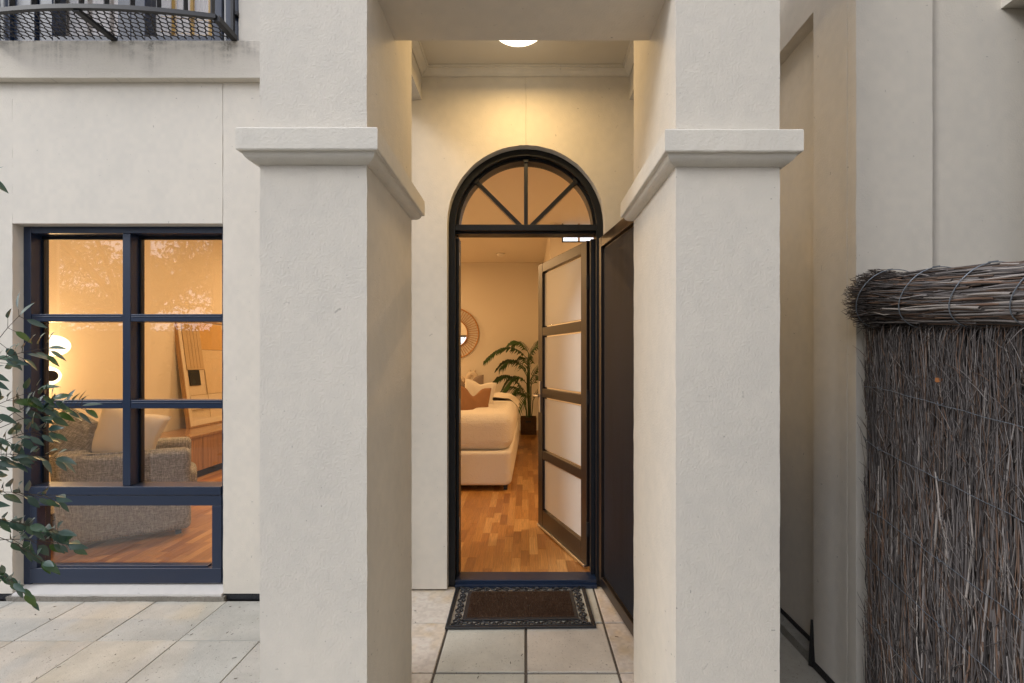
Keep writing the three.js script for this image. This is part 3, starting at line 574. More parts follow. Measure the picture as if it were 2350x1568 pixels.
// ---------------------------------------------------------------- brush fence
{
  const f = tag(group('brush_fence'), 'brushwood fence of wired grey twigs with rolled capping', 'fence'), q = rng(77);
  const S = V(1.283, 0, -1.825), dir = V(-0.150, 0, 0.989), nrm = V(-0.989, 0, -0.150);
  const P = (u, y, d) => V(S.x + dir.x * u - nrm.x * -d, y, S.z + dir.z * u - nrm.z * -d);   // d: out of the face, towards the path
  const drop = (u) => -0.09 * u, LEN = 1.75;
  const twigM = std(lin(1, 1, 1), 0.85, { vertexColors: true });
  const pal = [[0.035, 0.030, 0.029], [0.055, 0.048, 0.046], [0.085, 0.076, 0.074], [0.12, 0.108, 0.104], [0.075, 0.05, 0.036], [0.12, 0.073, 0.05], [0.17, 0.155, 0.148], [0.24, 0.215, 0.195]];
  const pick = (w) => { let s = w.reduce((a, b) => a + b, 0) * q(), i = 0; while ((s -= w[i]) > 0) i++; const k = 1.05 + q() * 0.65; return pal[Math.min(i, 7)].map((c) => c * k); };
  // matted heart of the fence
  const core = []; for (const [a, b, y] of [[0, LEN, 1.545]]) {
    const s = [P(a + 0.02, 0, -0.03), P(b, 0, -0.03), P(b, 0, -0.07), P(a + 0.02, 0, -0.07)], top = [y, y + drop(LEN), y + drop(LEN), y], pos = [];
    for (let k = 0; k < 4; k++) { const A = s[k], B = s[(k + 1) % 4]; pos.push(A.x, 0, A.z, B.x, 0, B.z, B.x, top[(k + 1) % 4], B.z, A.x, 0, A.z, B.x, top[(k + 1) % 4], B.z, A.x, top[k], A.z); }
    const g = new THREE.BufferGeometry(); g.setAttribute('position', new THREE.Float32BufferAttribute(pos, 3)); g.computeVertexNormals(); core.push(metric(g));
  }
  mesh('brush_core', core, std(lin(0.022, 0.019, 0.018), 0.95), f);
  const twig = (t, u, y0, len, d, r, col, sway) => {
    const n = 5, pts = [], rad = [], tx = (q() - 0.5) * sway, td = (q() - 0.5) * sway * 0.35, bend = (q() - 0.5) * sway * 0.9, ph = q() * 6;
    for (let k = 0; k < n; k++) { const s = k / (n - 1); pts.push(P(u + tx * s + bend * s * s + Math.sin(ph + s * (5 + ph)) * 0.0055, y0 + len * s, d + td * s + Math.sin(ph * 2 + s * 5) * 0.003)); rad.push(r * (1 - 0.45 * s)); }
    t.add(pts, rad, col, 4);
  };
  const waist = (y, u) => { const w = [1.275, 1.055, 0.82, 0.63, 0.40].reduce((m, wy) => Math.max(m, Math.exp(-(((y - wy - drop(u)) / 0.06) ** 2))), 0); return -0.016 * w; };
  const a = new Tubes();
  for (let k = 0; k < 15500; k++) {
    const u = q() ** 1.0 * LEN, near = u / LEN, y0 = -0.05 + q() * 1.5, len = 0.16 + q() * 0.42, ym = y0 + len / 2;
    if (y0 + len > 1.60 + drop(u)) continue;
    const d = -0.045 + Math.sqrt(q()) * 0.05 + waist(ym, u), fine = ym > 0.95 || ym < 0.28;
    const r = (fine ? 0.0007 + q() * 0.0011 : 0.0009 + q() ** 2.4 * 0.0032) * (1 + 0.2 * near);
    twig(a, u, y0, len, d, r, pick(fine ? [5, 6, 5, 3, 3, 2, 1.2, 0.5] : [5, 5, 4, 3, 3.5, 3, 2, 1.4]), fine ? 0.09 : 0.06);
  }
  for (let k = 0; k < 2600; k++) { // frayed side shoots
    const u = q() * LEN, y0 = 0.1 + q() * 1.35, l = 0.03 + q() * 0.07, an = (q() - 0.5) * 1.9, d = 0.002 + q() * 0.006, o = P(u, y0, d), e = P(u + Math.sin(an) * l, y0 + Math.cos(an) * l, d + q() * 0.02);
    if (e.y > 1.5 + drop(u)) continue;
    a.add([o, o.clone().lerp(e, 0.5).add(V(0, 0.004, 0)), e], [0.0011, 0.0009, 0.0005], pick([1, 2, 4, 4, 2, 2, 3, 1]), 3);
  }
  for (let k = 0; k < 420; k++) { // the end bundle by the wall, a little loose
    const u = -0.03 + q() * 0.1, y0 = q() * 1.35; twig(a, u, y0, 0.12 + q() * 0.25, -0.06 + q() * 0.055 + waist(y0, u), 0.001 + q() * 0.0016, pick([5, 5, 4, 2, 3, 1, 1, 0.5]), 0.05);
  }
  stuff(mesh('twigs', a.geo(), twigM, f));
  // stout sticks that stand out one by one
  for (let k = 0; k < 170; k++) {
    const t = new Tubes(), u = 0.05 + q() * 1.2, y0 = 0.12 + q() * 0.85, len = 0.10 + q() * 0.24; twig(t, u, y0, Math.min(len, 1.35 - y0), -0.002 + q() * 0.008 + waist(y0 + len / 2, u), 0.0022 + q() * 0.0024, pick([0.6, 1, 2, 2.5, 2, 2.5, 3, 2.6]), 0.09);
    mesh('stick', t.geo(), twigM, f);
  }
  // rolled capping: twigs laid lengthways, their tips at the wall
  const cy = (u) => 1.37 + 0.222 - 0.097 * u, cr = (u) => 0.098 - 0.022 * Math.min(1, u / 0.7) + 0.010 * Math.exp(-(((u - 0.03) / 0.08) ** 2));
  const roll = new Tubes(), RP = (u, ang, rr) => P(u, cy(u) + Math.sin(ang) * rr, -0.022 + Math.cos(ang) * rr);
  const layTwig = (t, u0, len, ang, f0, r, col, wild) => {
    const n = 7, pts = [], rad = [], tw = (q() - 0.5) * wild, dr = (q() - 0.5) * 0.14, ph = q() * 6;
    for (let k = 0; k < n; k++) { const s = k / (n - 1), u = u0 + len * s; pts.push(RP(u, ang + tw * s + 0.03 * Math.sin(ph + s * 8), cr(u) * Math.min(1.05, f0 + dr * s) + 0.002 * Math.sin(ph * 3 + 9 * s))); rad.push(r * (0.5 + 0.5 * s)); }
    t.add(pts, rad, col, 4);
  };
  for (let k = 0; k < 3000; k++) {
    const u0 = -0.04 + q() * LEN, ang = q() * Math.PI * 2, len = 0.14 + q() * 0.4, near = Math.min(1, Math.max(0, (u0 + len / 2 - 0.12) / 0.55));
    if (u0 + len > LEN) continue;
    const st = Math.max(u0, 0.012 + q() * 0.02), fr = 0.62 + 0.38 * Math.sqrt(q());
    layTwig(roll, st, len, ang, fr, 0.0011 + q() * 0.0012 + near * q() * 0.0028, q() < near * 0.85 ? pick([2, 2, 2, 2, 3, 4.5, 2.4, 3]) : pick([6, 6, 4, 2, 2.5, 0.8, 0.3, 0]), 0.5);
  }
  for (let k = 0; k < 1500; k++) { // the blunt, bristling end
    const ang = q() * Math.PI * 2, rr = Math.sqrt(q()) * 0.106, u = 0.06 + q() * 0.05, l = 0.05 + q() * 0.04, sp = 1 + 0.16 * q();
    roll.add([RP(u + 0.03, ang, rr * 0.96), RP(u - l * 0.5, ang + (q() - 0.5) * 0.12, rr * sp * 0.98), RP(Math.max(u - l, 0.006), ang + (q() - 0.5) * 0.3, rr * sp)], [0.0013, 0.0011, 0.0006], pick([6, 6, 4, 2, 2, 0.6, 0.2, 0]), 3);
  }
  for (let k = 0; k < 420; k++) { // tufts hanging under the roll
    const u = 0.02 + q() * 1.2, an = -1.15 - q() * 0.7, l = 0.05 + q() * 0.05, o = RP(u, an, cr(u) * 0.92), e = o.clone().add(V(dir.x * (q() - 0.7) * 0.07, -l * (0.35 + q() * 0.5), dir.z * (q() - 0.7) * 0.07)).add(nrm.clone().multiplyScalar(0.012 * q()));
    roll.add([o, o.clone().lerp(e, 0.5).add(V(0, 0.005, 0)), e], [0.0014, 0.001, 0.0005], pick([3, 4, 4, 3, 3, 2, 1, 0.4]), 3);
  }
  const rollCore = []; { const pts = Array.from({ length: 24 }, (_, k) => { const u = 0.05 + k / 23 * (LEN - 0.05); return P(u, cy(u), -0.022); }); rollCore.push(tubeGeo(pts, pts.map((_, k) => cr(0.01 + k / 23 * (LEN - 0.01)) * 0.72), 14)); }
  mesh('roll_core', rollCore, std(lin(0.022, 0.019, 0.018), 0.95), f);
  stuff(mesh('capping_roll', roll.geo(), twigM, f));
  for (let k = 0; k < 60; k++) {
    const t = new Tubes(), u0 = 0.2 + q() * 0.8, ang = Math.PI / 2 - 0.6 + (q()) * Math.PI * 0.9; layTwig(t, u0, 0.2 + q() * 0.35, -ang + Math.PI / 2 + 0.5, 0.985, 0.003 + q() * 0.0022, pick([0.4, 0.8, 1.5, 2, 3, 4.5, 2, 3.5]), 0.35);
    mesh('stick', t.geo(), twigM, f);
  }
  // galvanised wires
  const wireM = std(lin(0.22, 0.25, 0.29), 0.45, { metalness: 0.6 });
  const slope = [0.10, 0.319, 0.555, 0.745, 0.97];
  slope.forEach((b, k) => {
    const pts = []; for (let s = 0; s <= 44; s++) { const u = -0.015 + s / 44 * (LEN - 0.1), sag = u < 0.11 ? -0.012 * (0.11 - u) / 0.11 * (k % 2 ? -1 : 1) : 0; pts.push(P(u, 1.37 - b - 0.1 * (u - 0.11) + sag + 0.0012 * Math.sin(u * 40 + k), 0.0125 + 0.001 * Math.sin(u * 61 + k * 2) - (u < 0.02 ? 0.012 : 0))); }
    mesh('wire', tubeGeo(pts, 0.0011, 6), wireM, f);
    for (const u of [0.11, 0.42, 0.76]) { const c = P(u, 1.37 - b - 0.1 * (u - 0.11), 0.0135), g = tubeGeo([c.clone().add(V(dir.x * -0.012, 0.008, dir.z * -0.012)), c.clone().add(V(0, -0.003, 0)).add(nrm.clone().multiplyScalar(0.003)), c.clone().add(V(dir.x * 0.014, 0.005, dir.z * 0.014))], 0.0013, 5); mesh('wire_tie', g, wireM, f); }
  });
  for (const u of [0.105, 0.335, 0.545, 0.735, 0.95]) {
    const pts = []; for (let s = 0; s <= 40; s++) { const an = s / 40 * Math.PI * 2 + 1.2; pts.push(RP(u + 0.035 * Math.sin(an) + 0.004 * Math.sin(an * 3), an, cr(u) * 1.055 + 0.002)); }
    mesh('wire_hoop', tubeGeo(pts, 0.00155, 6), wireM, f);
    const e = RP(u + 0.03, 1.35, cr(u) * 1.06); mesh('wire_tie', tubeGeo([e.clone().add(V(dir.x * -0.015, -0.006, dir.z * -0.015)), e.clone().add(V(0, 0.004, 0)), e.clone().add(V(dir.x * 0.03, 0.001, dir.z * 0.03))], 0.0013, 5), wireM, f);
  }
  // an orange dead leaf caught in the twigs
  const leaf = new THREE.Shape(); leaf.moveTo(0, 0); leaf.quadraticCurveTo(0.012, -0.004, 0.02, 0.006); leaf.quadraticCurveTo(0.014, 0.013, 0, 0.012); leaf.closePath();
  const lg = new THREE.ExtrudeGeometry(leaf, { depth: 0.0006, bevelEnabled: false }); lg.rotateY(-Math.PI / 2 + 0.9); const lp = P(0.40, 1.305, 0.014); lg.translate(lp.x, lp.y, lp.z);
  tag(mesh('dead_leaf', lg, std(lin(0.30, 0.11, 0.03), 0.8)), 'single orange dead leaf caught in the brush fence', 'leaf');
}

// ---------------------------------------------------------------- nandina by the window
{
  const s = tag(group('nandina_shrub', null, [-2.085, 0, -1.92]), 'nandina shrub with slender blue green leaves before the window', 'shrub'), q = rng(33);
  const leafGeo = (curl, wide) => {
    const rows = 6, pos = [], idx = [];
    for (let k = 0; k <= rows; k++) { const t = k / rows, w = wide * Math.pow(Math.sin(Math.PI * Math.pow(t, 0.75)), 0.9) * (1 - 0.25 * t), z = -curl * t * t; pos.push(t, z + 0.22 * w, -w, t, z, 0, t, z + 0.22 * w, w); }
    for (let k = 0; k < rows; k++) for (const o of [0, 1]) { const a = k * 3 + o, b = a + 1, c = a + 3, d = a + 4; idx.push(a, b, c, b, d, c); }
    const g = new THREE.BufferGeometry(); g.setAttribute('position', new THREE.Float32BufferAttribute(pos, 3)); g.setIndex(idx); g.computeVertexNormals(); return g;
  };
  const geos = [leafGeo(0.12, 0.215), leafGeo(0.24, 0.24), leafGeo(0.05, 0.19)];
  const leafM = [[0.05, 0.105, 0.08], [0.055, 0.12, 0.055], [0.04, 0.09, 0.075], [0.07, 0.14, 0.03]].map((c) => phys(lin(...c), 0.34, { transmission: 0.18, thickness: 0, clearcoat: 0.35, clearcoatRoughness: 0.3, side: THREE.DoubleSide }));
  const stemM = std(lin(0.06, 0.045, 0.03), 0.8);
  let leaves = 0; const stems = new Tubes(), others = [];
  const X = V(1, 0, 0);
  const leafAt = (p, dirv, roll, L) => {
    const extra = p.x < -0.035 || leaves >= 300, gi = Math.floor(q() * 3), mi = Math.floor(q() * q() * 4);
    const m = extra ? new THREE.Object3D() : mesh('leaf', geos[gi], leafM[mi], s); m.position.copy(p); if (!extra) leaves++;
    const qd = new THREE.Quaternion().setFromUnitVectors(X, dirv.clone().normalize()); m.quaternion.copy(qd).multiply(new THREE.Quaternion().setFromAxisAngle(X, roll)); m.scale.set(L, L, L);
    if (extra) { m.updateMatrix(); others.push(geos[gi].clone().applyMatrix4(m.matrix)); }
  };
  // sprays: [from, to, pairs of leaflets], relative to the foot of the shrub
  const sprays = [
    [-0.10, 1.30, 0.0, 0.10, 1.545, 0.02, 3], [-0.06, 1.32, 0.06, 0.24, 1.415, 0.05, 6], [-0.12, 1.10, 0.05, 0.20, 1.255, 0.05, 5], [0.0, 1.10, 0.0, 0.29, 1.185, -0.04, 8], [-0.02, 1.02, 0.02, 0.25, 1.105, 0.06, 6],
    [-0.04, 1.0, 0.08, 0.27, 0.99, 0.05, 6], [-0.10, 0.92, 0.05, 0.14, 1.0, 0.08, 5], [-0.08, 0.85, 0.03, 0.25, 0.83, 0.03, 6], [-0.08, 0.78, 0.1, 0.20, 0.74, 0.08, 6], [-0.04, 0.70, 0.0, 0.26, 0.70, 0.03, 7],
    [-0.02, 0.66, 0.02, 0.25, 0.63, -0.02, 5], [-0.06, 0.62, 0.06, 0.16, 0.53, 0.1, 5], [-0.06, 0.55, 0.0, 0.12, 0.45, 0.02, 3], [-0.10, 1.2, 0.1, 0.08, 1.33, 0.12, 4], [-0.1, 0.74, 0.1, 0.06, 0.86, 0.14, 4],
    [-0.02, 0.40, 0.02, 0.02, 0.27, 0.05, 2], [-0.12, 1.94, 0.05, -0.01, 2.09, 0.04, 2], [0.0, 1.12, 0.0, 0.23, 1.22, 0.02, 5], [0.0, 0.68, 0.02, 0.19, 0.58, 0.02, 5], [-0.1, 1.04, 0.1, 0.1, 1.09, 0.14, 5], [-0.1, 0.96, 0.16, 0.12, 0.93, 0.2, 4], [-0.12, 1.16, 0.16, 0.05, 1.2, 0.2, 3], [-0.1, 0.62, 0.16, 0.1, 0.66, 0.18, 4],
  ];
  for (let [x0, y0, z0, x1, y1, z1, pairs] of sprays) { pairs = Math.round(pairs * 1.35);
    const A = V(x0, y0, z0), B = V(x1, y1, z1), mid = A.clone().lerp(B, 0.5).add(V(0, 0.03, 0.01));
    const at = (t) => A.clone().multiplyScalar((1 - t) ** 2).addScaledVector(mid, 2 * t * (1 - t)).addScaledVector(B, t * t);
    stems.add([0, 0.25, 0.5, 0.75, 1].map(at), [0.0016, 0.0015, 0.0013, 0.0011, 0.0008], WHITE, 5);
    for (let k = 0; k < pairs; k++) {
      const t = 0.30 + 0.68 * k / Math.max(1, pairs - 1), p = at(t), f = at(Math.min(1, t + 0.05)).sub(at(Math.max(0, t - 0.05))).normalize();
      for (const sd of [-1, 1]) {
        // a short stalk with a leaf at its end, now and then three
        const side = V(-f.z, 0, f.x * 0.7).multiplyScalar(sd).add(V(0, sd * 0.9 + (q() - 0.5) * 0.8, 0)), dv = f.clone().multiplyScalar(0.5 + q() * 0.7).add(side).normalize();
        const stalk = p.clone().addScaledVector(dv, 0.012 + q() * 0.03); stems.add([p, stalk], 0.0009, WHITE, 4);
        leafAt(stalk, dv.add(V(0, -0.05 + (q() - 0.5) * 0.5, 0)), (q() - 0.5) * 1.2 + 0.7, 0.046 + q() * 0.026);
      }
    }
    const f = B.clone().sub(at(0.9)).normalize(); leafAt(B, f, (q() - 0.5) + 0.7, 0.058 + q() * 0.02);
  }
  for (const [x, z, h] of [[-0.1, 0.05, 1.95], [-0.04, 0.0, 1.3], [-0.09, 0.1, 1.1], [-0.02, 0.02, 0.7]]) stems.add([V(x * 0.6, 0, z), V(x, h * 0.4, z + 0.01), V(x + 0.015, h * 0.75, z), V(x, h, z + 0.01)], [0.007, 0.006, 0.004, 0.002], WHITE, 6);
  const sg = stems.geo(); sg.deleteAttribute('color'); mesh('stems', sg, stemM, s);
  // the leaves turned away from the window, and a few more sprays on that side
  for (let k = 0; k < 130; k++) { const a = 1.6 + q() * 3.1, r = 0.06 + q() * 0.26, y = 0.45 + q() * 0.95, p = V(-0.1 + Math.cos(a) * r, y, 0.05 + Math.sin(a) * r * 0.8); if (p.x > -0.04) continue; leaves = 300; leafAt(p, V(Math.cos(a), (q() - 0.6), Math.sin(a)), q() * 2, 0.046 + q() * 0.026); }
  stuff(mesh('foliage', others, leafM[0], s));
}

// ---------------------------------------------------------------- door mat
{
  const m = tag(group('door_mat', null, [-0.03, 0.004, -2.69], 0.018), 'black rubber scrollwork door mat with brown coir centre', 'door mat'), q = rng(55);
  const rub = phys(lin(0.014, 0.018, 0.024), 0.5, { clearcoat: 0.25, clearcoatRoughness: 0.4 });
  const W = 0.385, D = 0.232, w = 0.29, d = 0.142;
  const barRing = (X, Z, t, h) => [bx(-X, X, 0, h, -Z, -Z + t, 0.003), bx(-X, X, 0, h, Z - t, Z, 0.003), bx(-X, -X + t, 0.0003, h - 0.0003, -Z + t + 0.0004, Z - t - 0.0004, 0.003), bx(X - t, X, 0.0003, h - 0.0003, -Z + t + 0.0004, Z - t - 0.0004, 0.003)];
  mesh('rim', barRing(W, D, 0.013, 0.011), rub, m); mesh('rim', barRing(W - 0.016, D - 0.016, 0.005, 0.013), rub, m);
  mesh('inner_rim', barRing(w + 0.016, d + 0.016, 0.022, 0.010), rub, m);
  // scrolls between the rims
  const sc = [], scroll = (cx, cz, r, a0, hand) => { const pts = []; for (let k = 0; k <= 22; k++) { const t = k / 22, a = a0 + hand * t * 7.2, rr = r * (1 - 0.72 * t); pts.push(V(cx + Math.cos(a) * rr, 0.006, cz + Math.sin(a) * rr)); } sc.push(tubeGeo(pts, pts.map((_, k) => 0.0046 - 0.0014 * (k / 22)), 6)); const e = pts[22]; sc.push(new THREE.SphereGeometry(0.0062, 8, 6).translate(e.x, 0.0065, e.z)); };
  const zc = (D - 0.021 + d + 0.016) / 2, xc = (W - 0.021 + w + 0.016) / 2;
  for (const sz of [-1, 1]) for (let k = 0; k < 12; k++) { const x = -0.318 + k * 0.636 / 11; scroll(x, sz * zc, 0.026, k % 2 ? 0.4 : 3.5, (k % 2 ? 1 : -1) * sz); const y = x + 0.029; if (k < 11) sc.push(tubeGeo([V(y - 0.026, 0.006, sz * zc + (k % 2 ? 0.018 : -0.018)), V(y, 0.007, sz * zc), V(y + 0.026, 0.006, sz * zc + (k % 2 ? -0.018 : 0.018))], 0.0042, 6)); }
  for (const sx of [-1, 1]) for (let k = 0; k < 7; k++) { const z = -0.165 + k * 0.33 / 6; scroll(sx * xc, z, 0.025, k % 2 ? 2 : 5, (k % 2 ? 1 : -1) * sx); const y = z + 0.0275; if (k < 6) sc.push(tubeGeo([V(sx * xc + (k % 2 ? 0.017 : -0.017), 0.006, y - 0.025), V(sx * xc, 0.007, y), V(sx * xc + (k % 2 ? -0.017 : 0.017), 0.006, y + 0.025)], 0.0042, 6)); }
  for (const sx of [-1, 1]) for (const sz of [-1, 1]) sc.push(tubeGeo([V(sx * (w + 0.012), 0.006, sz * (d + 0.012)), V(sx * (W - 0.03), 0.008, sz * (D - 0.03))], 0.006, 6));
  mesh('scrollwork', sc, rub, m);
  mesh('coir_bed', bx(-w + 0.006, w - 0.006, 0.001, 0.011, -d + 0.006, d - 0.006), std(lin(0.055, 0.03, 0.017), 0.95), m);
  const N = 15000, fibre = new THREE.InstancedMesh(new THREE.ConeGeometry(0.0010, 0.014, 3), std(lin(1, 1, 1), 0.9), N), o = new THREE.Object3D(), col = new THREE.Color();
  for (let k = 0; k < N; k++) {
    let z = (q() * 2 - 1) * (d - 0.006); const row = Math.abs(Math.sin((z / d) * 17)); if (row < 0.22 && q() < 0.8) z += 0.004;
    o.position.set((q() * 2 - 1) * (w - 0.007), 0.0145 + (row < 0.25 ? -0.004 : 0) + q() * 0.002, z); o.rotation.set((q() - 0.5) * 1.1, q() * 3, (q() - 0.5) * 1.1); o.updateMatrix(); fibre.setMatrixAt(k, o.matrix);
    const t = q(); col.setRGB(0.075 + 0.11 * t * t, 0.038 + 0.062 * t * t, 0.020 + 0.034 * t * t); if (q() < 0.01) col.setRGB(0.3, 0.24, 0.16); fibre.setColorAt(k, col);
  }
  fibre.name = 'coir_pile'; stuff(fibre); fibre.castShadow = fibre.receiveShadow = true; m.add(fibre);
}

// ---------------------------------------------------------------- in the room
const FL = 0.0405;
const weaveTone = tex(512, 512, (u, v) => {
  const h = tnoise(u, v, 12, 170, 201) * 0.5 + tnoise(u, v, 30, 170, 202) * 0.5, w = tnoise(u, v, 170, 12, 203) * 0.5 + tnoise(u, v, 170, 30, 204) * 0.5;
  const g = (Math.floor(u * 170) + Math.floor(v * 170)) % 2 ? h : w, k = 0.34 + 0.62 * Math.pow(g, 1.3) + 0.12 * (tnoise(u, v, 170, 170, 205) - 0.5);
  return [k, k * 0.98, k * 0.94];
}, { srgb: true, size: [0.42, 0.42] });
const weaveBump = tex(256, 256, (u, v) => Math.abs(Math.sin(u * Math.PI * 64)) * 0.5 + Math.abs(Math.sin(v * Math.PI * 64)) * 0.5, { size: [0.28, 0.28] });
const boucleBump = tex(512, 512, (u, v) => { const a = tnoise(u, v, 60, 60, 211), b = tnoise(u, v, 110, 110, 212); return Math.sqrt(Math.abs(a - 0.5) * 2) * 0.7 + b * 0.3; }, { size: [0.5, 0.5] });
const F = {
  tweed: std(lin(0.86, 0.90, 0.94), 0.95, { map: weaveTone, bumpMap: weaveBump, bumpScale: 0.002 }),
  boucle: std(lin(0.78, 0.73, 0.65), 0.95, { bumpMap: boucleBump, bumpScale: 0.005 }),
  linen: std(lin(0.72, 0.66, 0.56), 0.9, { bumpMap: weaveBump, bumpScale: 0.0008 }),
  grey: std(lin(0.23, 0.175, 0.135), 0.95, { bumpMap: weaveBump, bumpScale: 0.001 }),
  rust: std(lin(0.30, 0.15, 0.07), 0.95, { bumpMap: weaveBump, bumpScale: 0.001 }),
  sand: std(lin(0.55, 0.40, 0.27), 0.95, { bumpMap: weaveBump, bumpScale: 0.001 }),
};
const woodTone = tex(512, 512, (u, v) => { const w = 0.05 * tnoise(u, v, 4, 3, 221), g = tnoise(u + w, v, 120, 5, 222) * 0.5 + tnoise(u + w, v, 40, 4, 223) * 0.3 + tnoise(u, v, 200, 30, 224) * 0.2, k = 0.76 + 0.4 * (g - 0.2); return [k, k * 0.98, k * 0.95]; }, { srgb: true, size: [0.6, 0.9] });
const oak = std(lin(0.42, 0.25, 0.11), 0.45, { map: woodTone });
// a stuffed cushion, thick in the middle and pinched at the corners
function cushionGeo(w, h, t, sag = 0) {
  const n = 22, pos = [], idx = [], uv = [];
  for (const side of [1, -1]) for (let j = 0; j <= n; j++) for (let i = 0; i <= n; i++) {
    const u = i / n * 2 - 1, v = j / n * 2 - 1, pin = 1 - 0.10 * (1 - Math.abs(u)) * Math.abs(v) ** 4 - 0.10 * (1 - Math.abs(v)) * Math.abs(u) ** 4;
    const th = t / 2 * Math.pow(Math.max(0, (1 - u ** 4) * (1 - v ** 4)), 0.5) * (0.86 + 0.14 * Math.cos(u * 2) * Math.cos(v * 2)) + 0.004 * Math.sin(u * 9 + v * 5) * (1 - u * u) * (1 - v * v);
    const notch = sag * Math.max(0, v) * Math.exp(-((u / 0.35) ** 2));
    pos.push(u * w / 2 * pin, v * h / 2 * pin - notch, side * th); uv.push(u * w / 2, v * h / 2);
  }
  const m = (n + 1) ** 2;
  for (let s = 0; s < 2; s++) for (let j = 0; j < n; j++) for (let i = 0; i < n; i++) { const a = s * m + j * (n + 1) + i, b = a + 1, c = a + n + 1, d = c + 1; if (s) idx.push(a, c, b, b, c, d); else idx.push(a, b, c, b, d, c); }
  const g = new THREE.BufferGeometry(); g.setAttribute('position', new THREE.Float32BufferAttribute(pos, 3)); g.setAttribute('uv', new THREE.Float32BufferAttribute(uv, 2)); g.setIndex(idx); g.computeVertexNormals(); return g;
}
function cushion(name, geo, mat, pos, rot, label, grp) { const m = mesh(name, geo, mat); m.position.set(...pos); m.rotation.set(...rot); return tag(m, label, 'cushion', grp); }
// plan outline pulled up into an upholstered volume with soft edges
function upholstered(shape, y0, y1, soft) {
  const g = new THREE.ExtrudeGeometry(shape, { depth: y1 - y0 - 2 * soft, bevelEnabled: true, bevelSize: soft * 0.95, bevelThickness: soft, bevelOffset: -soft * 0.95, bevelSegments: 7, curveSegments: 20 });
  g.rotateX(-Math.PI / 2); g.translate(0, y0 + soft, 0); return metric(g);
}
function smoothPlan(pts, r) { // rounded polygon in (x, -z)
  const s = new THREE.Shape(), n = pts.length;
  for (let k = 0; k < n; k++) {
    const p = new THREE.Vector2(...pts[(k + n - 1) % n]), c = new THREE.Vector2(...pts[k]), e = new THREE.Vector2(...pts[(k + 1) % n]), rr = Array.isArray(r) ? r[k] : r;
    const a = c.clone().add(p.clone().sub(c).setLength(rr)), b = c.clone().add(e.clone().sub(c).setLength(rr));
    if (!k) s.moveTo(a.x, a.y); else s.lineTo(a.x, a.y); s.quadraticCurveTo(c.x, c.y, b.x, b.y);
  }
  s.closePath(); return s;
}
{ // armchair with its side to the window
  const turn = Math.atan2(0.33, 0.48), A = tag(group('armchair', null, [-3.23, FL, -3.23], turn), 'grey tweed tub armchair behind the navy window', 'armchair');
  // local: +x runs to the front of the chair, -z across it
  const shell = smoothPlan([[0, 0], [0.82, 0], [0.82, 0.17], [0.28, 0.19], [0.22, 0.25], [0.22, 0.53], [0.28, 0.60], [0.82, 0.62], [0.82, 0.79], [0, 0.79]], [0.22, 0.05, 0.07, 0.04, 0.04, 0.04, 0.04, 0.07, 0.05, 0.22]);
  const sg = upholstered(shell, 0.04, 0.655, 0.045), p = sg.attributes.position;
  for (let i = 0; i < p.count; i++) { const k = 0.86 + 0.14 * Math.min(1, Math.max(0, p.getY(i) / 0.62)), cx = 0.36, cz = -0.4; p.setX(i, cx + (p.getX(i) - cx) * (p.getX(i) < cx ? k : 1)); p.setZ(i, cz + (p.getZ(i) - cz) * (0.94 + 0.06 * (k - 0.86) / 0.14)); p.setY(i, p.getY(i) + (p.getX(i) < 0.2 ? 0.015 : -0.01 * (p.getX(i) - 0.2))); }
  sg.computeVertexNormals(); mesh('shell', sg, F.tweed, A);
  mesh('seat_cushion', bx(0.23, 0.86, 0.2, 0.46, -0.18, -0.61, 0.06), F.tweed, A);
  for (const [x, z] of [[0.14, -0.12], [0.74, -0.08], [0.14, -0.66], [0.74, -0.7]]) mesh('foot', bx(x - 0.02, x + 0.02, 0, 0.05, z - 0.02, z + 0.02, 0.004), M.blackMatt, A);
}
cushion('bolster_cushion', metric(cushionGeo(0.42, 0.36, 0.24, 0)), F.tweed, [-3.34, 0.775, -3.62], [-0.25, 0.75, -0.45], 'rounded grey tweed back cushion of the armchair');
cushion('cushion', cushionGeo(0.44, 0.42, 0.17, 0.02), F.linen, [-3.06, 0.79, -3.72], [-0.1, 0.45, -0.28], 'plump cream linen cushion leaning in the grey armchair');
{ // low sideboard along the left wall, with a round end
  const S = tag(group('sideboard', null, [-3.93, FL, -6.1]), 'low oak sideboard with a rounded end under the artwork', 'sideboard');
  const plan = (hw, hl) => { const s = new THREE.Shape(); s.moveTo(-hw, hl - hw); s.absellipse(0, -(hl - hw * 1.2), hw, hw * 1.2, Math.PI, 2 * Math.PI, false); s.absellipse(0, hl - hw * 1.2, hw, hw * 1.2, 0, Math.PI, false); s.closePath(); return s; };
  const up = (s, y0, y1, bev) => { const g = new THREE.ExtrudeGeometry(s, { depth: y1 - y0 - 2 * bev, bevelEnabled: true, bevelSize: bev, bevelThickness: bev, bevelOffset: -bev, bevelSegments: 2, curveSegments: 40 }); g.rotateX(-Math.PI / 2); g.translate(0, y0 + bev, 0); return metric(g); };
  mesh('carcass', up(plan(0.275, 1.13), 0.09, 0.455, 0.003), oak, S);
  mesh('top', up(plan(0.283, 1.138), 0.4555, 0.49, 0.004), std(lin(0.36, 0.22, 0.11), 0.25, { map: woodTone }), S);
  mesh('plinth', up(plan(0.22, 1.05), 0, 0.089, 0.002), M.blackMatt, S);
  for (const z of [0.62, 0.1, -0.42]) mesh('door_joint', bx(0.2745, 0.2765, 0.1, 0.45, z - 0.0015, z + 0.0015), M.blackMatt, S);
}
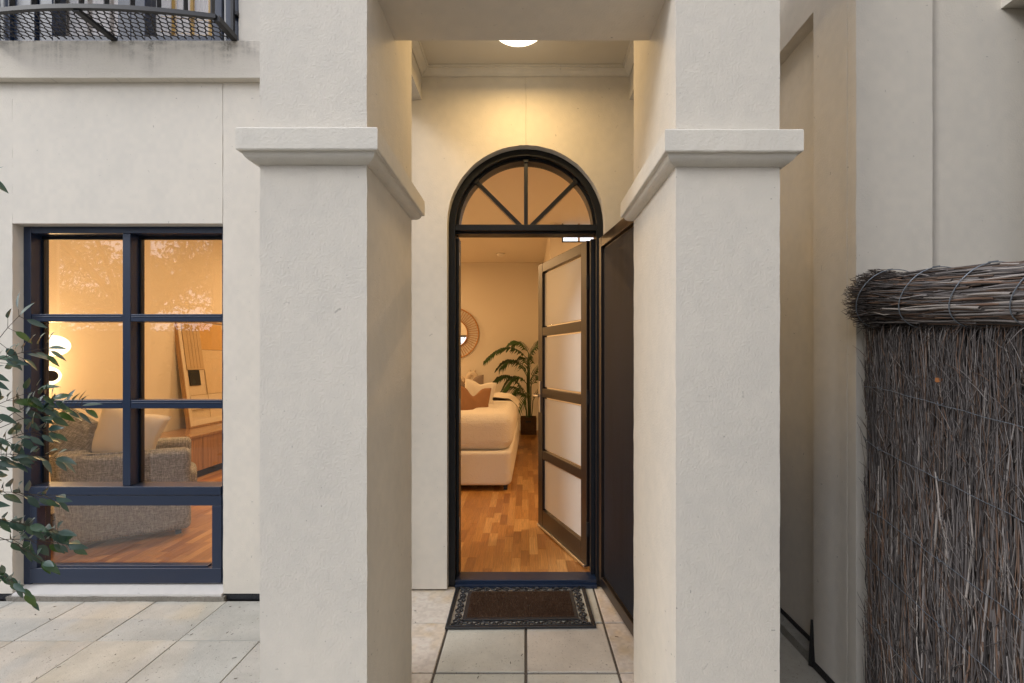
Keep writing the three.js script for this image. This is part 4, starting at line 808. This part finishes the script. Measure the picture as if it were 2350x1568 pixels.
{ // artwork leaning on the wall: an abstract of stitched cloth
  const A = tag(group('framed_artwork', null, [-4.085, FL + 0.492, -5.89]), 'large oak framed cloth collage leaning on the sideboard', 'artwork');
  A.rotation.z = 0.13; const Wd = 1.25, H = 1.36, b = (name, y0, y1, z0, z1, x0, x1, m) => mesh(name, bx(x0, x1, y0, y1, -z0, -z1, 0.002), m, A);
  const cloth = (c) => std(lin(...c), 0.95, { bumpMap: weaveBump, bumpScale: 0.001, map: resized(stuccoTone, [0.5, 0.5]) });
  b('frame_bar', 0, H, 0, 0.02, -0.045, 0, oak); b('frame_bar', 0, H, Wd - 0.02, Wd, -0.045, 0, oak); b('frame_bar', 0, 0.02, 0.0205, Wd - 0.0205, -0.045, 0, oak); b('frame_bar', H - 0.02, H, 0.0205, Wd - 0.0205, -0.045, 0, oak);
  b('backing', 0.0205, H - 0.0205, 0.0205, Wd - 0.0205, -0.04, -0.02, cloth([0.66, 0.55, 0.40]));
  b('mat_strip', 0.0205, H - 0.0205, 0.0205, 0.085, -0.0198, -0.012, cloth([0.72, 0.62, 0.47])); b('mat_strip', 0.0205, 0.085, 0.0855, Wd - 0.03, -0.0198, -0.012, cloth([0.72, 0.62, 0.47]));
  b('cloth_patch', 0.72, 1.33, 0.10, 0.42, -0.0196, -0.010, cloth([0.52, 0.38, 0.22])); b('cloth_patch', 0.98, 1.33, 0.4205, 0.9, -0.0196, -0.013, cloth([0.58, 0.36, 0.13])); b('cloth_patch', 0.40, 0.97, 0.425, 0.9, -0.0196, -0.014, cloth([0.64, 0.50, 0.32]));
  b('dark_patch', 0.52, 0.715, 0.12, 0.32, -0.0195, -0.009, std(lin(0.014, 0.012, 0.010), 0.95, { bumpMap: weaveBump, bumpScale: 0.001 }));
  b('cloth_patch', 0.22, 0.39, 0.10, 0.7, -0.0196, -0.011, cloth([0.68, 0.58, 0.43])); b('dark_patch', 0.22, 0.3, 0.72, 0.86, -0.0195, -0.009, std(lin(0.014, 0.012, 0.010), 0.95));
  for (const z of [0.17, 0.23, 0.29, 0.35]) b('rib', 0.74, 1.31, z, z + 0.006, -0.0098, -0.007, cloth([0.50, 0.36, 0.20]));
  for (const y of [0.395, 0.205]) b('seam', y, y + 0.006, 0.1, 0.86, -0.0105, -0.007, cloth([0.40, 0.30, 0.18]));
  b('seam', 0.1, 0.71, 0.42, 0.426, -0.0105, -0.007, cloth([0.40, 0.30, 0.18]));
}
{ // floor lamp with two opal pebbles
  const L = tag(group('floor_lamp', null, [-4.04, FL, -4.12]), 'black floor lamp with two glowing opal globes', 'lamp');
  const glow = std(lin(0.9, 0.87, 0.8), 0.4, { emissive: new THREE.Color(1, 0.88, 0.62), emissiveIntensity: 1.3 });
  for (const [x, y, z, rx, ry] of [[0.01, 1.45, 0, 0.118, 0.09], [-0.075, 1.19, -0.03, 0.10, 0.085]]) {
    mesh('globe', new THREE.SphereGeometry(1, 32, 20).scale(rx, ry, rx).translate(x, y, z), glow, L);
    const p = new THREE.PointLight(new THREE.Color(1, 0.60, 0.25), 0.5); p.position.set(-4.04 + x, FL + y, -4.12 + z); p.shadow.radius = 3; p.castShadow = true; scene.add(p);
  }
  mesh('pole', tubeGeo([V(-0.13, 0.02, 0), V(-0.13, 1.5, 0)], 0.008, 10), M.blackMatt, L);
  mesh('cap', new THREE.SphereGeometry(0.03, 16, 10).scale(0.6, 1, 1).translate(-0.115, 1.45, 0), M.blackMatt, L); mesh('cap', new THREE.CylinderGeometry(0.045, 0.045, 0.012, 24).rotateX(Math.PI / 2).rotateY(0.8).translate(0.062, 1.195, 0.062), M.blackMatt, L);
  mesh('base', new THREE.CylinderGeometry(0.13, 0.13, 0.02, 32).translate(-0.08, 0.011, 0), M.blackMatt, L);
}
{ // terrazzo drum
  const spots = tex(256, 256, (u, v) => { const s = tnoise(u, v, 26, 26, 231), k = s > 0.8 ? 0.25 : 0.72 + 0.15 * tnoise(u, v, 12, 12, 232); return [k, k * 0.96, k * 0.9]; }, { srgb: true, size: [0.25, 0.25] });
  const g = new THREE.LatheGeometry([[0.001, 0], [0.185, 0], [0.195, 0.012], [0.195, 0.235], [0.188, 0.245], [0.001, 0.245]].map((p) => new THREE.Vector2(...p)), 40);
  const m = mesh('drum_table', metric(g), std(lin(0.5, 0.46, 0.42), 0.6, { map: spots })); m.position.set(-3.53, FL, -3.47); tag(m, 'low speckled stone drum beside the tweed armchair', 'side table');
}
{ // long cream sofa, its end to the door
  const S = tag(group('sofa', null, [0, FL, 0]), 'long cream boucle sofa with a rounded back', 'sofa');
  const upper = smoothPlan([[-2.3, 4.92], [-0.135, 4.92], [-0.115, 7.75], [-0.62, 7.75], [-0.66, 5.42], [-2.3, 5.42]], [0.2, 0.22, 0.2, 0.12, 0.1, 0.2]);
  mesh('back', upholstered(upper, 0.395, 0.775, 0.115), F.boucle, S);
  const lower = smoothPlan([[-2.3, 4.895], [-0.15, 4.895], [-0.10, 7.8], [-2.3, 7.8]], [0.1, 0.1, 0.2, 0.1]);
  mesh('base', upholstered(lower, 0.055, 0.40, 0.035), F.boucle, S);
  mesh('seat', bx(-2.25, -0.64, 0.36, 0.46, -5.40, -7.7, 0.05), F.boucle, S);
  for (const [x, z] of [[-0.21, -4.97], [-2.2, -4.97], [-0.2, -7.7], [-2.2, -7.7]]) mesh('foot', bx(x - 0.02, x + 0.02, 0, 0.057, z - 0.02, z + 0.02, 0.003), M.blackMatt, S);
  const far = tag(group('ottoman', null, [0, FL, 0]), 'cream boucle ottoman beyond the sofa', 'ottoman');
  const og = upholstered(smoothPlan([[-0.9, 7.9], [-0.13, 7.9], [-0.13, 8.5], [-0.9, 8.5]], 0.2), 0.03, 0.42, 0.09); mesh('seat', og, F.boucle, far);
}
cushion('cushion', cushionGeo(0.42, 0.40, 0.15, 0.10), F.rust, [-0.63, 0.86, -5.70], [-0.25, 0.15, -0.06], 'rust brown cushion on the cream sofa');
cushion('cushion', cushionGeo(0.44, 0.44, 0.14, 0.12), F.grey, [-0.75, 0.945, -6.30], [-0.2, 0.2, 0.1], 'grey brown cushion with peaked corners on the cream sofa');
cushion('cushion', cushionGeo(0.42, 0.42, 0.14, 0.03), F.linen, [-0.60, 0.90, -6.12], [-0.15, -0.2, -0.15], 'pale linen cushion between the brown ones on the sofa');
cushion('cushion', cushionGeo(0.42, 0.40, 0.14, 0.02), F.sand, [-0.99, 0.84, -5.75], [-0.2, 0.1, 0.05], 'sandy pink cushion on the cream sofa by the door jamb');
{ // knitted throw over the far back
  const n = 20, pos = [], idx = [], q = rng(8);
  for (let j = 0; j <= n; j++) for (let i = 0; i <= n; i++) { const u = i / n, v = j / n, x = -0.66 + u * 0.56, y = 0.822 + FL * 0 + 0.035 * Math.sin(Math.PI * u) - 0.20 * Math.max(0, u - 0.78) * 2 - 0.2 * Math.max(0, 0.2 - u) + 0.014 * Math.sin(v * 19 + u * 4) + 0.01 * Math.sin(v * 41 + u * 9); pos.push(x + 0.01 * Math.sin(v * 23), y, -6.55 - v * 0.75 + 0.03 * Math.sin(u * 11)); }
  for (let j = 0; j < n; j++) for (let i = 0; i < n; i++) { const a = j * (n + 1) + i; idx.push(a, a + 1, a + n + 1, a + 1, a + n + 2, a + n + 1); }
  const g = new THREE.BufferGeometry(); g.setAttribute('position', new THREE.Float32BufferAttribute(pos, 3)); g.setIndex(idx); g.computeVertexNormals();
  tag(mesh('throw_blanket', metric(g), F.linen), 'rumpled cream throw over the back of the sofa', 'blanket');
}
{ // round rattan mirror
  const m = tag(group('sunburst_mirror', null, [-1.367, 1.868, -9.13]), 'round rattan sunburst mirror on the back wall', 'mirror');
  const cane = std(lin(0.46, 0.22, 0.06), 0.5);
  mesh('mirror_glass', new THREE.CylinderGeometry(0.258, 0.258, 0.006, 48).rotateX(Math.PI / 2).translate(0, 0, 0.012), std(lin(0.92, 0.92, 0.9), 0.01, { metalness: 1 }), m);
  mesh('outer_hoop', new THREE.TorusGeometry(0.475, 0.011, 10, 72).translate(0, 0, 0.014), cane, m); mesh('inner_hoop', new THREE.TorusGeometry(0.266, 0.010, 10, 60).translate(0, 0, 0.016), cane, m);
  const sp = new THREE.CylinderGeometry(0.0062, 0.0045, 0.2, 6).translate(0, 0.37, 0.014);
  for (let k = 0; k < 56; k++) { const s = mesh('cane_spoke', sp, cane, m); s.rotation.z = k / 56 * Math.PI * 2; }
}
{ // cane shelf under it, with two ring vases
  const s = tag(group('cane_shelf', null, [-1.6, 0, -9.14]), 'woven cane wall shelf under the round mirror', 'shelf'), cane = std(lin(0.52, 0.29, 0.06), 0.6, { bumpMap: weaveBump, bumpScale: 0.004 });
  mesh('top', bx(-0.7, 0.73, 0.875, 0.91, 0, 0.3, 0.01), cane, s); mesh('apron', bx(-0.68, 0.70, 0.845, 0.8745, 0.02, 0.28, 0.008), cane, s); mesh('end_panel', bx(0.65, 0.725, 0.72, 0.8447, 0.02, 0.28, 0.01), cane, s);
  const clay = std(lin(0.66, 0.56, 0.44), 0.9, { bumpMap: fineBump, bumpScale: 0.002 });
  const ring = (x, r, t, neck, label) => {
    const v = tag(group('ring_vase', null, [x, 0.911, -8.98]), label, 'vase');
    mesh('body', new THREE.TorusGeometry(r, t, 16, 36).scale(1, 1, 0.8).translate(0, r + t * 0.97, 0), clay, v);
    for (const a of neck) { const g = new THREE.CylinderGeometry(t * 0.42, t * 0.5, t * 0.9, 14); g.translate(0, r + t * 1.2, 0); g.rotateZ(a); g.translate(0, r + t, 0); mesh('neck', g, clay, v); }
  };
  ring(-0.995, 0.075, 0.048, [0.35, -0.35], 'large sandy ring vase with two necks on the cane shelf'); ring(-1.2, 0.04, 0.038, [0.3], 'small sandy ring vase on the cane shelf');
}
{ // kentia palm in a basket
  const P = tag(group('potted_palm', null, [0.045, FL, -8.72]), 'kentia palm in a square woven basket', 'palm'), q = rng(19);
  const B = group('basket', P), straw = std(lin(0.30, 0.16, 0.06), 0.9, { map: resized(weaveTone, [0.9, 0.35]), bumpMap: resized(weaveBump, [0.6, 0.3]), bumpScale: 0.008 });
  mesh('side', bx(-0.135, 0.135, 0, 0.29, 0.125, 0.14, 0.006), straw, B); mesh('side', bx(-0.135, 0.135, 0, 0.29, -0.14, -0.125, 0.006), straw, B); mesh('side', bx(-0.142, -0.1355, 0, 0.29, -0.14, 0.14, 0.003), straw, B); mesh('side', bx(0.1355, 0.142, 0, 0.29, -0.14, 0.14, 0.003), straw, B);
  mesh('handle_slot', bx(-0.05, 0.045, 0.215, 0.25, 0.1395, 0.1415), M.blackMatt, B); mesh('soil', bx(-0.134, 0.134, 0.1, 0.25, -0.124, 0.124), std(lin(0.03, 0.02, 0.013), 1), P);
  mesh('rim', [bx(-0.146, 0.146, 0.2905, 0.305, 0.12, 0.146, 0.005), bx(-0.146, 0.146, 0.2905, 0.305, -0.146, -0.12, 0.005)], straw, B);
  const greens = [[0.035, 0.085, 0.022], [0.05, 0.11, 0.026], [0.03, 0.07, 0.018]].map((c) => phys(lin(...c), 0.45, { transmission: 0.12, thickness: 0, side: THREE.DoubleSide }));
  const frond = (foot, top, tip, arch, n, L, mi) => {
    const A = V(...foot), Bt = V(...top), C = V(...tip), list = [], ctrl = Bt.clone().lerp(C, 0.45).add(V(0, arch, 0));
    const at = (t) => Bt.clone().multiplyScalar((1 - t) ** 2).addScaledVector(ctrl, 2 * t * (1 - t)).addScaledVector(C, t * t);
    list.push(tubeGeo([A, A.clone().lerp(Bt, 0.5).add(V(0.005, 0, 0)), ...[0, 0.2, 0.4, 0.6, 0.8, 1].map(at)], [0.011, 0.009, 0.008, 0.006, 0.005, 0.004, 0.003, 0.002], 5));
    const pos = [];
    for (let k = 0; k < n; k++) for (const sd of [-1, 1]) {
      const t = 0.06 + 0.93 * k / (n - 1), p = at(t), f = at(Math.min(1, t + 0.03)).sub(at(Math.max(0, t - 0.03))).normalize(), side = V(f.z, 0, -f.x).normalize().multiplyScalar(sd * 0.75);
      if (side.lengthSq() < 0.1) side.set(0, 0, sd * 0.75);
      const len = L * (0.55 + 0.55 * Math.sin(Math.PI * Math.min(1, t * 0.85 + 0.12))) * (0.85 + q() * 0.3), d0 = f.clone().multiplyScalar(0.65).add(side).add(V(0, 0.1, 0)).normalize(), m = p.clone().addScaledVector(d0, len * 0.5).add(V(0, -len * 0.08, 0)), e = p.clone().addScaledVector(d0, len * 0.86).add(V(0, -len * (0.42 + q() * 0.2), 0));
      const w = V(0, 0.45, 0).add(f.clone().multiplyScalar(0.9)).normalize().multiplyScalar(0.019 * (0.8 + q() * 0.4));
      const a = p.clone(), b1 = m.clone().add(w), b2 = m.clone().sub(w);
      pos.push(a.x, a.y, a.z, b2.x, b2.y, b2.z, b1.x, b1.y, b1.z, b1.x, b1.y, b1.z, b2.x, b2.y, b2.z, e.x, e.y, e.z);
    }
    const g = new THREE.BufferGeometry(); g.setAttribute('position', new THREE.Float32BufferAttribute(pos, 3)); g.setAttribute('uv', new THREE.Float32BufferAttribute(new Float32Array(pos.length / 3 * 2), 2)); g.computeVertexNormals(); list.push(g);
    mesh('frond', list, greens[mi % 3], P);
  };
  frond([0, 0.2, 0], [-0.02, 1.35, 0.02], [-0.74, 1.34, 0.16], 0.40, 20, 0.27, 0);
  frond([0.02, 0.2, -0.02], [0.01, 1.4, 0], [0.46, 1.42, 0.12], 0.36, 18, 0.26, 1);
  frond([-0.03, 0.2, 0.03], [-0.07, 0.72, 0.06], [-0.56, 0.98, 0.22], 0.36, 17, 0.25, 2);
  frond([-0.02, 0.2, 0.04], [-0.06, 0.66, 0.08], [-0.36, 0.66, 0.36], 0.36, 15, 0.25, 0);
  frond([0.03, 0.2, 0.0], [0.05, 1.0, 0.05], [0.36, 1.25, 0.25], 0.22, 16, 0.25, 1);
  frond([0.04, 0.2, 0.03], [0.08, 0.6, 0.08], [0.4, 0.75, 0.3], 0.3, 14, 0.24, 2);
  frond([0.0, 0.2, 0.0], [0.0, 1.45, -0.02], [-0.30, 1.62, -0.2], 0.22, 15, 0.25, 1);
  frond([0.01, 0.2, 0.02], [0.02, 1.2, 0.04], [-0.12, 1.18, 0.42], 0.35, 15, 0.25, 0);
  frond([0.01, 0.2, -0.01], [0.0, 1.3, 0.0], [0.22, 1.68, -0.1], 0.18, 14, 0.24, 2);
  frond([0.0, 0.2, 0.03], [-0.03, 1.1, 0.05], [-0.5, 1.2, 0.3], 0.34, 18, 0.26, 2);
  frond([0.0, 0.2, 0.02], [-0.03, 0.9, 0.06], [-0.46, 0.78, 0.2], 0.34, 17, 0.26, 1);
  frond([0.03, 0.2, 0.02], [0.04, 0.85, 0.06], [0.3, 0.95, 0.35], 0.3, 16, 0.25, 0);
  frond([0.0, 0.2, 0.05], [-0.01, 0.62, 0.1], [-0.2, 0.5, 0.42], 0.34, 15, 0.25, 1);
}
{ // smoke alarm
  const g = new THREE.LatheGeometry([[0.001, -0.045], [0.04, -0.045], [0.05, -0.036], [0.053, -0.026], [0.062, -0.024], [0.068, -0.012], [0.068, 0], [0.001, 0]].map((p) => new THREE.Vector2(...p)), 32);
  const m = mesh('smoke_alarm', g, std(lin(0.78, 0.75, 0.7), 0.5)); m.position.set(-0.436, 3.2, -8.35); tag(m, 'round white smoke alarm on the room ceiling', 'smoke alarm');
}
// unseen ceiling lamps added to light the room warmly
[[-2.4, -4.6, 'by the window'], [-2.4, -7.2, 'over the sofa'], [1.35, -4.9, 'to the right of the door'], [-3.4, -8.4, 'in the far corner']].forEach(([x, z, where], k) => {
  const L = tag(group('fill_downlight', null, [x, 3.2, z]), `unseen added ceiling downlight ${where}`, 'fill_downlight', 'added ceiling downlights');
  mesh('trim', new THREE.TorusGeometry(0.085, 0.008, 8, 32).rotateX(Math.PI / 2).translate(0, -0.004, 0), M.skirting, L);
  mesh('lamp_disc', new THREE.CylinderGeometry(0.078, 0.078, 0.004, 32).translate(0, -0.003, 0), std(lin(0.9, 0.9, 0.85), 0.4, { emissive: new THREE.Color(1, 0.7, 0.36), emissiveIntensity: 3 }), L);
  const r = new THREE.RectAreaLight(new THREE.Color(1, 0.61, 0.275), 500, 0.14, 0.14); r.position.set(x, 3.19, z); r.lookAt(x, 0, z); scene.add(r);
});

// ---------------------------------------------------------------- across the street: what the panes mirror
{
  const leafG = new THREE.BufferGeometry(); leafG.setAttribute('position', new THREE.Float32BufferAttribute([0, 0, 0, 0.5, 0.06, 0.2, 1, 0, 0, 0, 0, 0, 1, 0, 0, 0.5, 0.06, -0.2], 3)); leafG.computeVertexNormals();
  const bark = std(lin(0.07, 0.055, 0.042), 0.95);
  const spots = [[-5.2, 7.5, 5.6, 2.3], [-10.5, 7.0, 6.6, 2.9], [-15.2, 8.2, 6.4, 3.0], [-20.5, 9.0, 7.0, 3.3], [-0.5, 12, 5.5, 2.4]];
  spots.forEach(([x, z, h, r], n) => {
    const T = tag(group('street_tree', null, [x, -0.06, z]), 'spreading green street tree across the road', 'tree', 'trees across the road'), q = rng(400 + n), tb = new Tubes();
    const crownC = V(0, h * 0.68, 0), ends = [];
    tb.add([V(0, 0, 0), V(0.08, h * 0.2, 0.03), V(-0.03, h * 0.42, 0)], [0.2, 0.16, 0.12], WHITE, 8);
    for (let k = 0; k < 12; k++) { const a = q() * 6.28, l = r * (0.55 + 0.4 * q()), e = V(Math.cos(a) * l, h * (0.36 + 0.56 * q()), Math.sin(a) * l), o = V(0, h * (0.28 + 0.16 * q()), 0); tb.add([o, o.clone().lerp(e, 0.5).add(V(0, 0.25, 0)), e], [0.09, 0.05, 0.02], WHITE, 6); for (let m = 0; m < 3; m++) { const e2 = e.clone().add(V((q() - 0.5) * 1.6, (q() - 0.3) * 1.1, (q() - 0.5) * 1.6)); tb.add([e.clone().lerp(o, 0.25), e2], [0.03, 0.008], WHITE, 4); ends.push(e2); } ends.push(e); }
    const g = tb.geo(); g.deleteAttribute('color'); mesh('trunk', g, bark, T);
    const N = 14000, I = new THREE.InstancedMesh(leafG, phys(lin(1, 1, 1), 0.6, { transmission: 0.25, thickness: 0, side: THREE.DoubleSide }), N), o = new THREE.Object3D(), c = new THREE.Color();
    for (let k = 0; k < N; k++) {
      const e = ends[Math.floor(q() * ends.length)], s = 0.75, d = V(q() + q() - 1, (q() + q() - 1) * 0.7, q() + q() - 1).multiplyScalar(s);
      o.position.copy(e).add(d); o.rotation.set(q() * 6, q() * 6, q() * 6); o.scale.setScalar(0.1 + q() * 0.09); o.updateMatrix(); I.setMatrixAt(k, o.matrix); const t = q(); c.setRGB(0.045 + 0.05 * t, 0.085 + 0.06 * t, 0.02 + 0.015 * t); I.setColorAt(k, c);
    }
    I.name = 'crown'; stuff(I); I.castShadow = I.receiveShadow = true; T.add(I);
  });
  const P = tag(group('power_pole', null, [-7.6, -0.06, 6.2]), 'timber power pole with a crossarm and wires across the road', 'pole'), timber = std(lin(0.20, 0.12, 0.06), 0.9);
  mesh('pole', new THREE.CylinderGeometry(0.12, 0.16, 9, 12).translate(0, 4.5, 0), timber, P); mesh('crossarm', bx(-1.1, 1.1, 7.9, 8.05, -0.18, -0.06), timber, P);
  const w = new Tubes(); for (const y of [8.12, 7.2]) for (const dx of [-0.9, 0.9]) w.add([V(-14, y + 0.1, dx * 0.4), V(-7, y - 0.35, dx * 0.4), V(0, y, dx * 0.4), V(7, y - 0.35, dx * 0.4), V(14, y + 0.1, dx * 0.4)], 0.012, WHITE, 5);
  const wg = w.geo(); wg.deleteAttribute('color'); mesh('wires', wg, M.blackMatt, P);
  const H = tag(group('added_hedge', null, [-11, -0.06, 6.6]), 'unseen green hedge along the far side of the road', 'added_hedge'), q = rng(611);  // unseen planting added to block the sky reflected in the lower panes
  mesh('heart', bx(-10, 10, 0, 2.15, -0.3, 0.3), std(lin(0.02, 0.03, 0.012), 0.95), H);
  const N = 12000, I = new THREE.InstancedMesh(leafG, std(lin(1, 1, 1), 0.6, { side: THREE.DoubleSide }), N), o = new THREE.Object3D(), c = new THREE.Color();
  for (let k = 0; k < N; k++) { o.position.set((q() - 0.5) * 20, q() * 2.3, (q() - 0.5) * 0.8); o.rotation.set(q() * 6, q() * 6, q() * 6); o.scale.setScalar(0.12 + q() * 0.1); o.updateMatrix(); I.setMatrixAt(k, o.matrix); const t = q(); c.setRGB(0.03 + 0.04 * t, 0.06 + 0.05 * t, 0.015 + 0.015 * t); I.setColorAt(k, c); }
  I.name = 'foliage'; stuff(I); H.add(I);
  structure(mesh('road', metric(new THREE.PlaneGeometry(120, 3.6).rotateX(-Math.PI / 2).translate(0, -0.054, 3.9)), std(lin(0.06, 0.06, 0.062), 0.9)));
}

scene.traverse((o) => { if (o.isMesh) { o.castShadow = true; o.receiveShadow = true; } });
renderer.render(scene, camera);
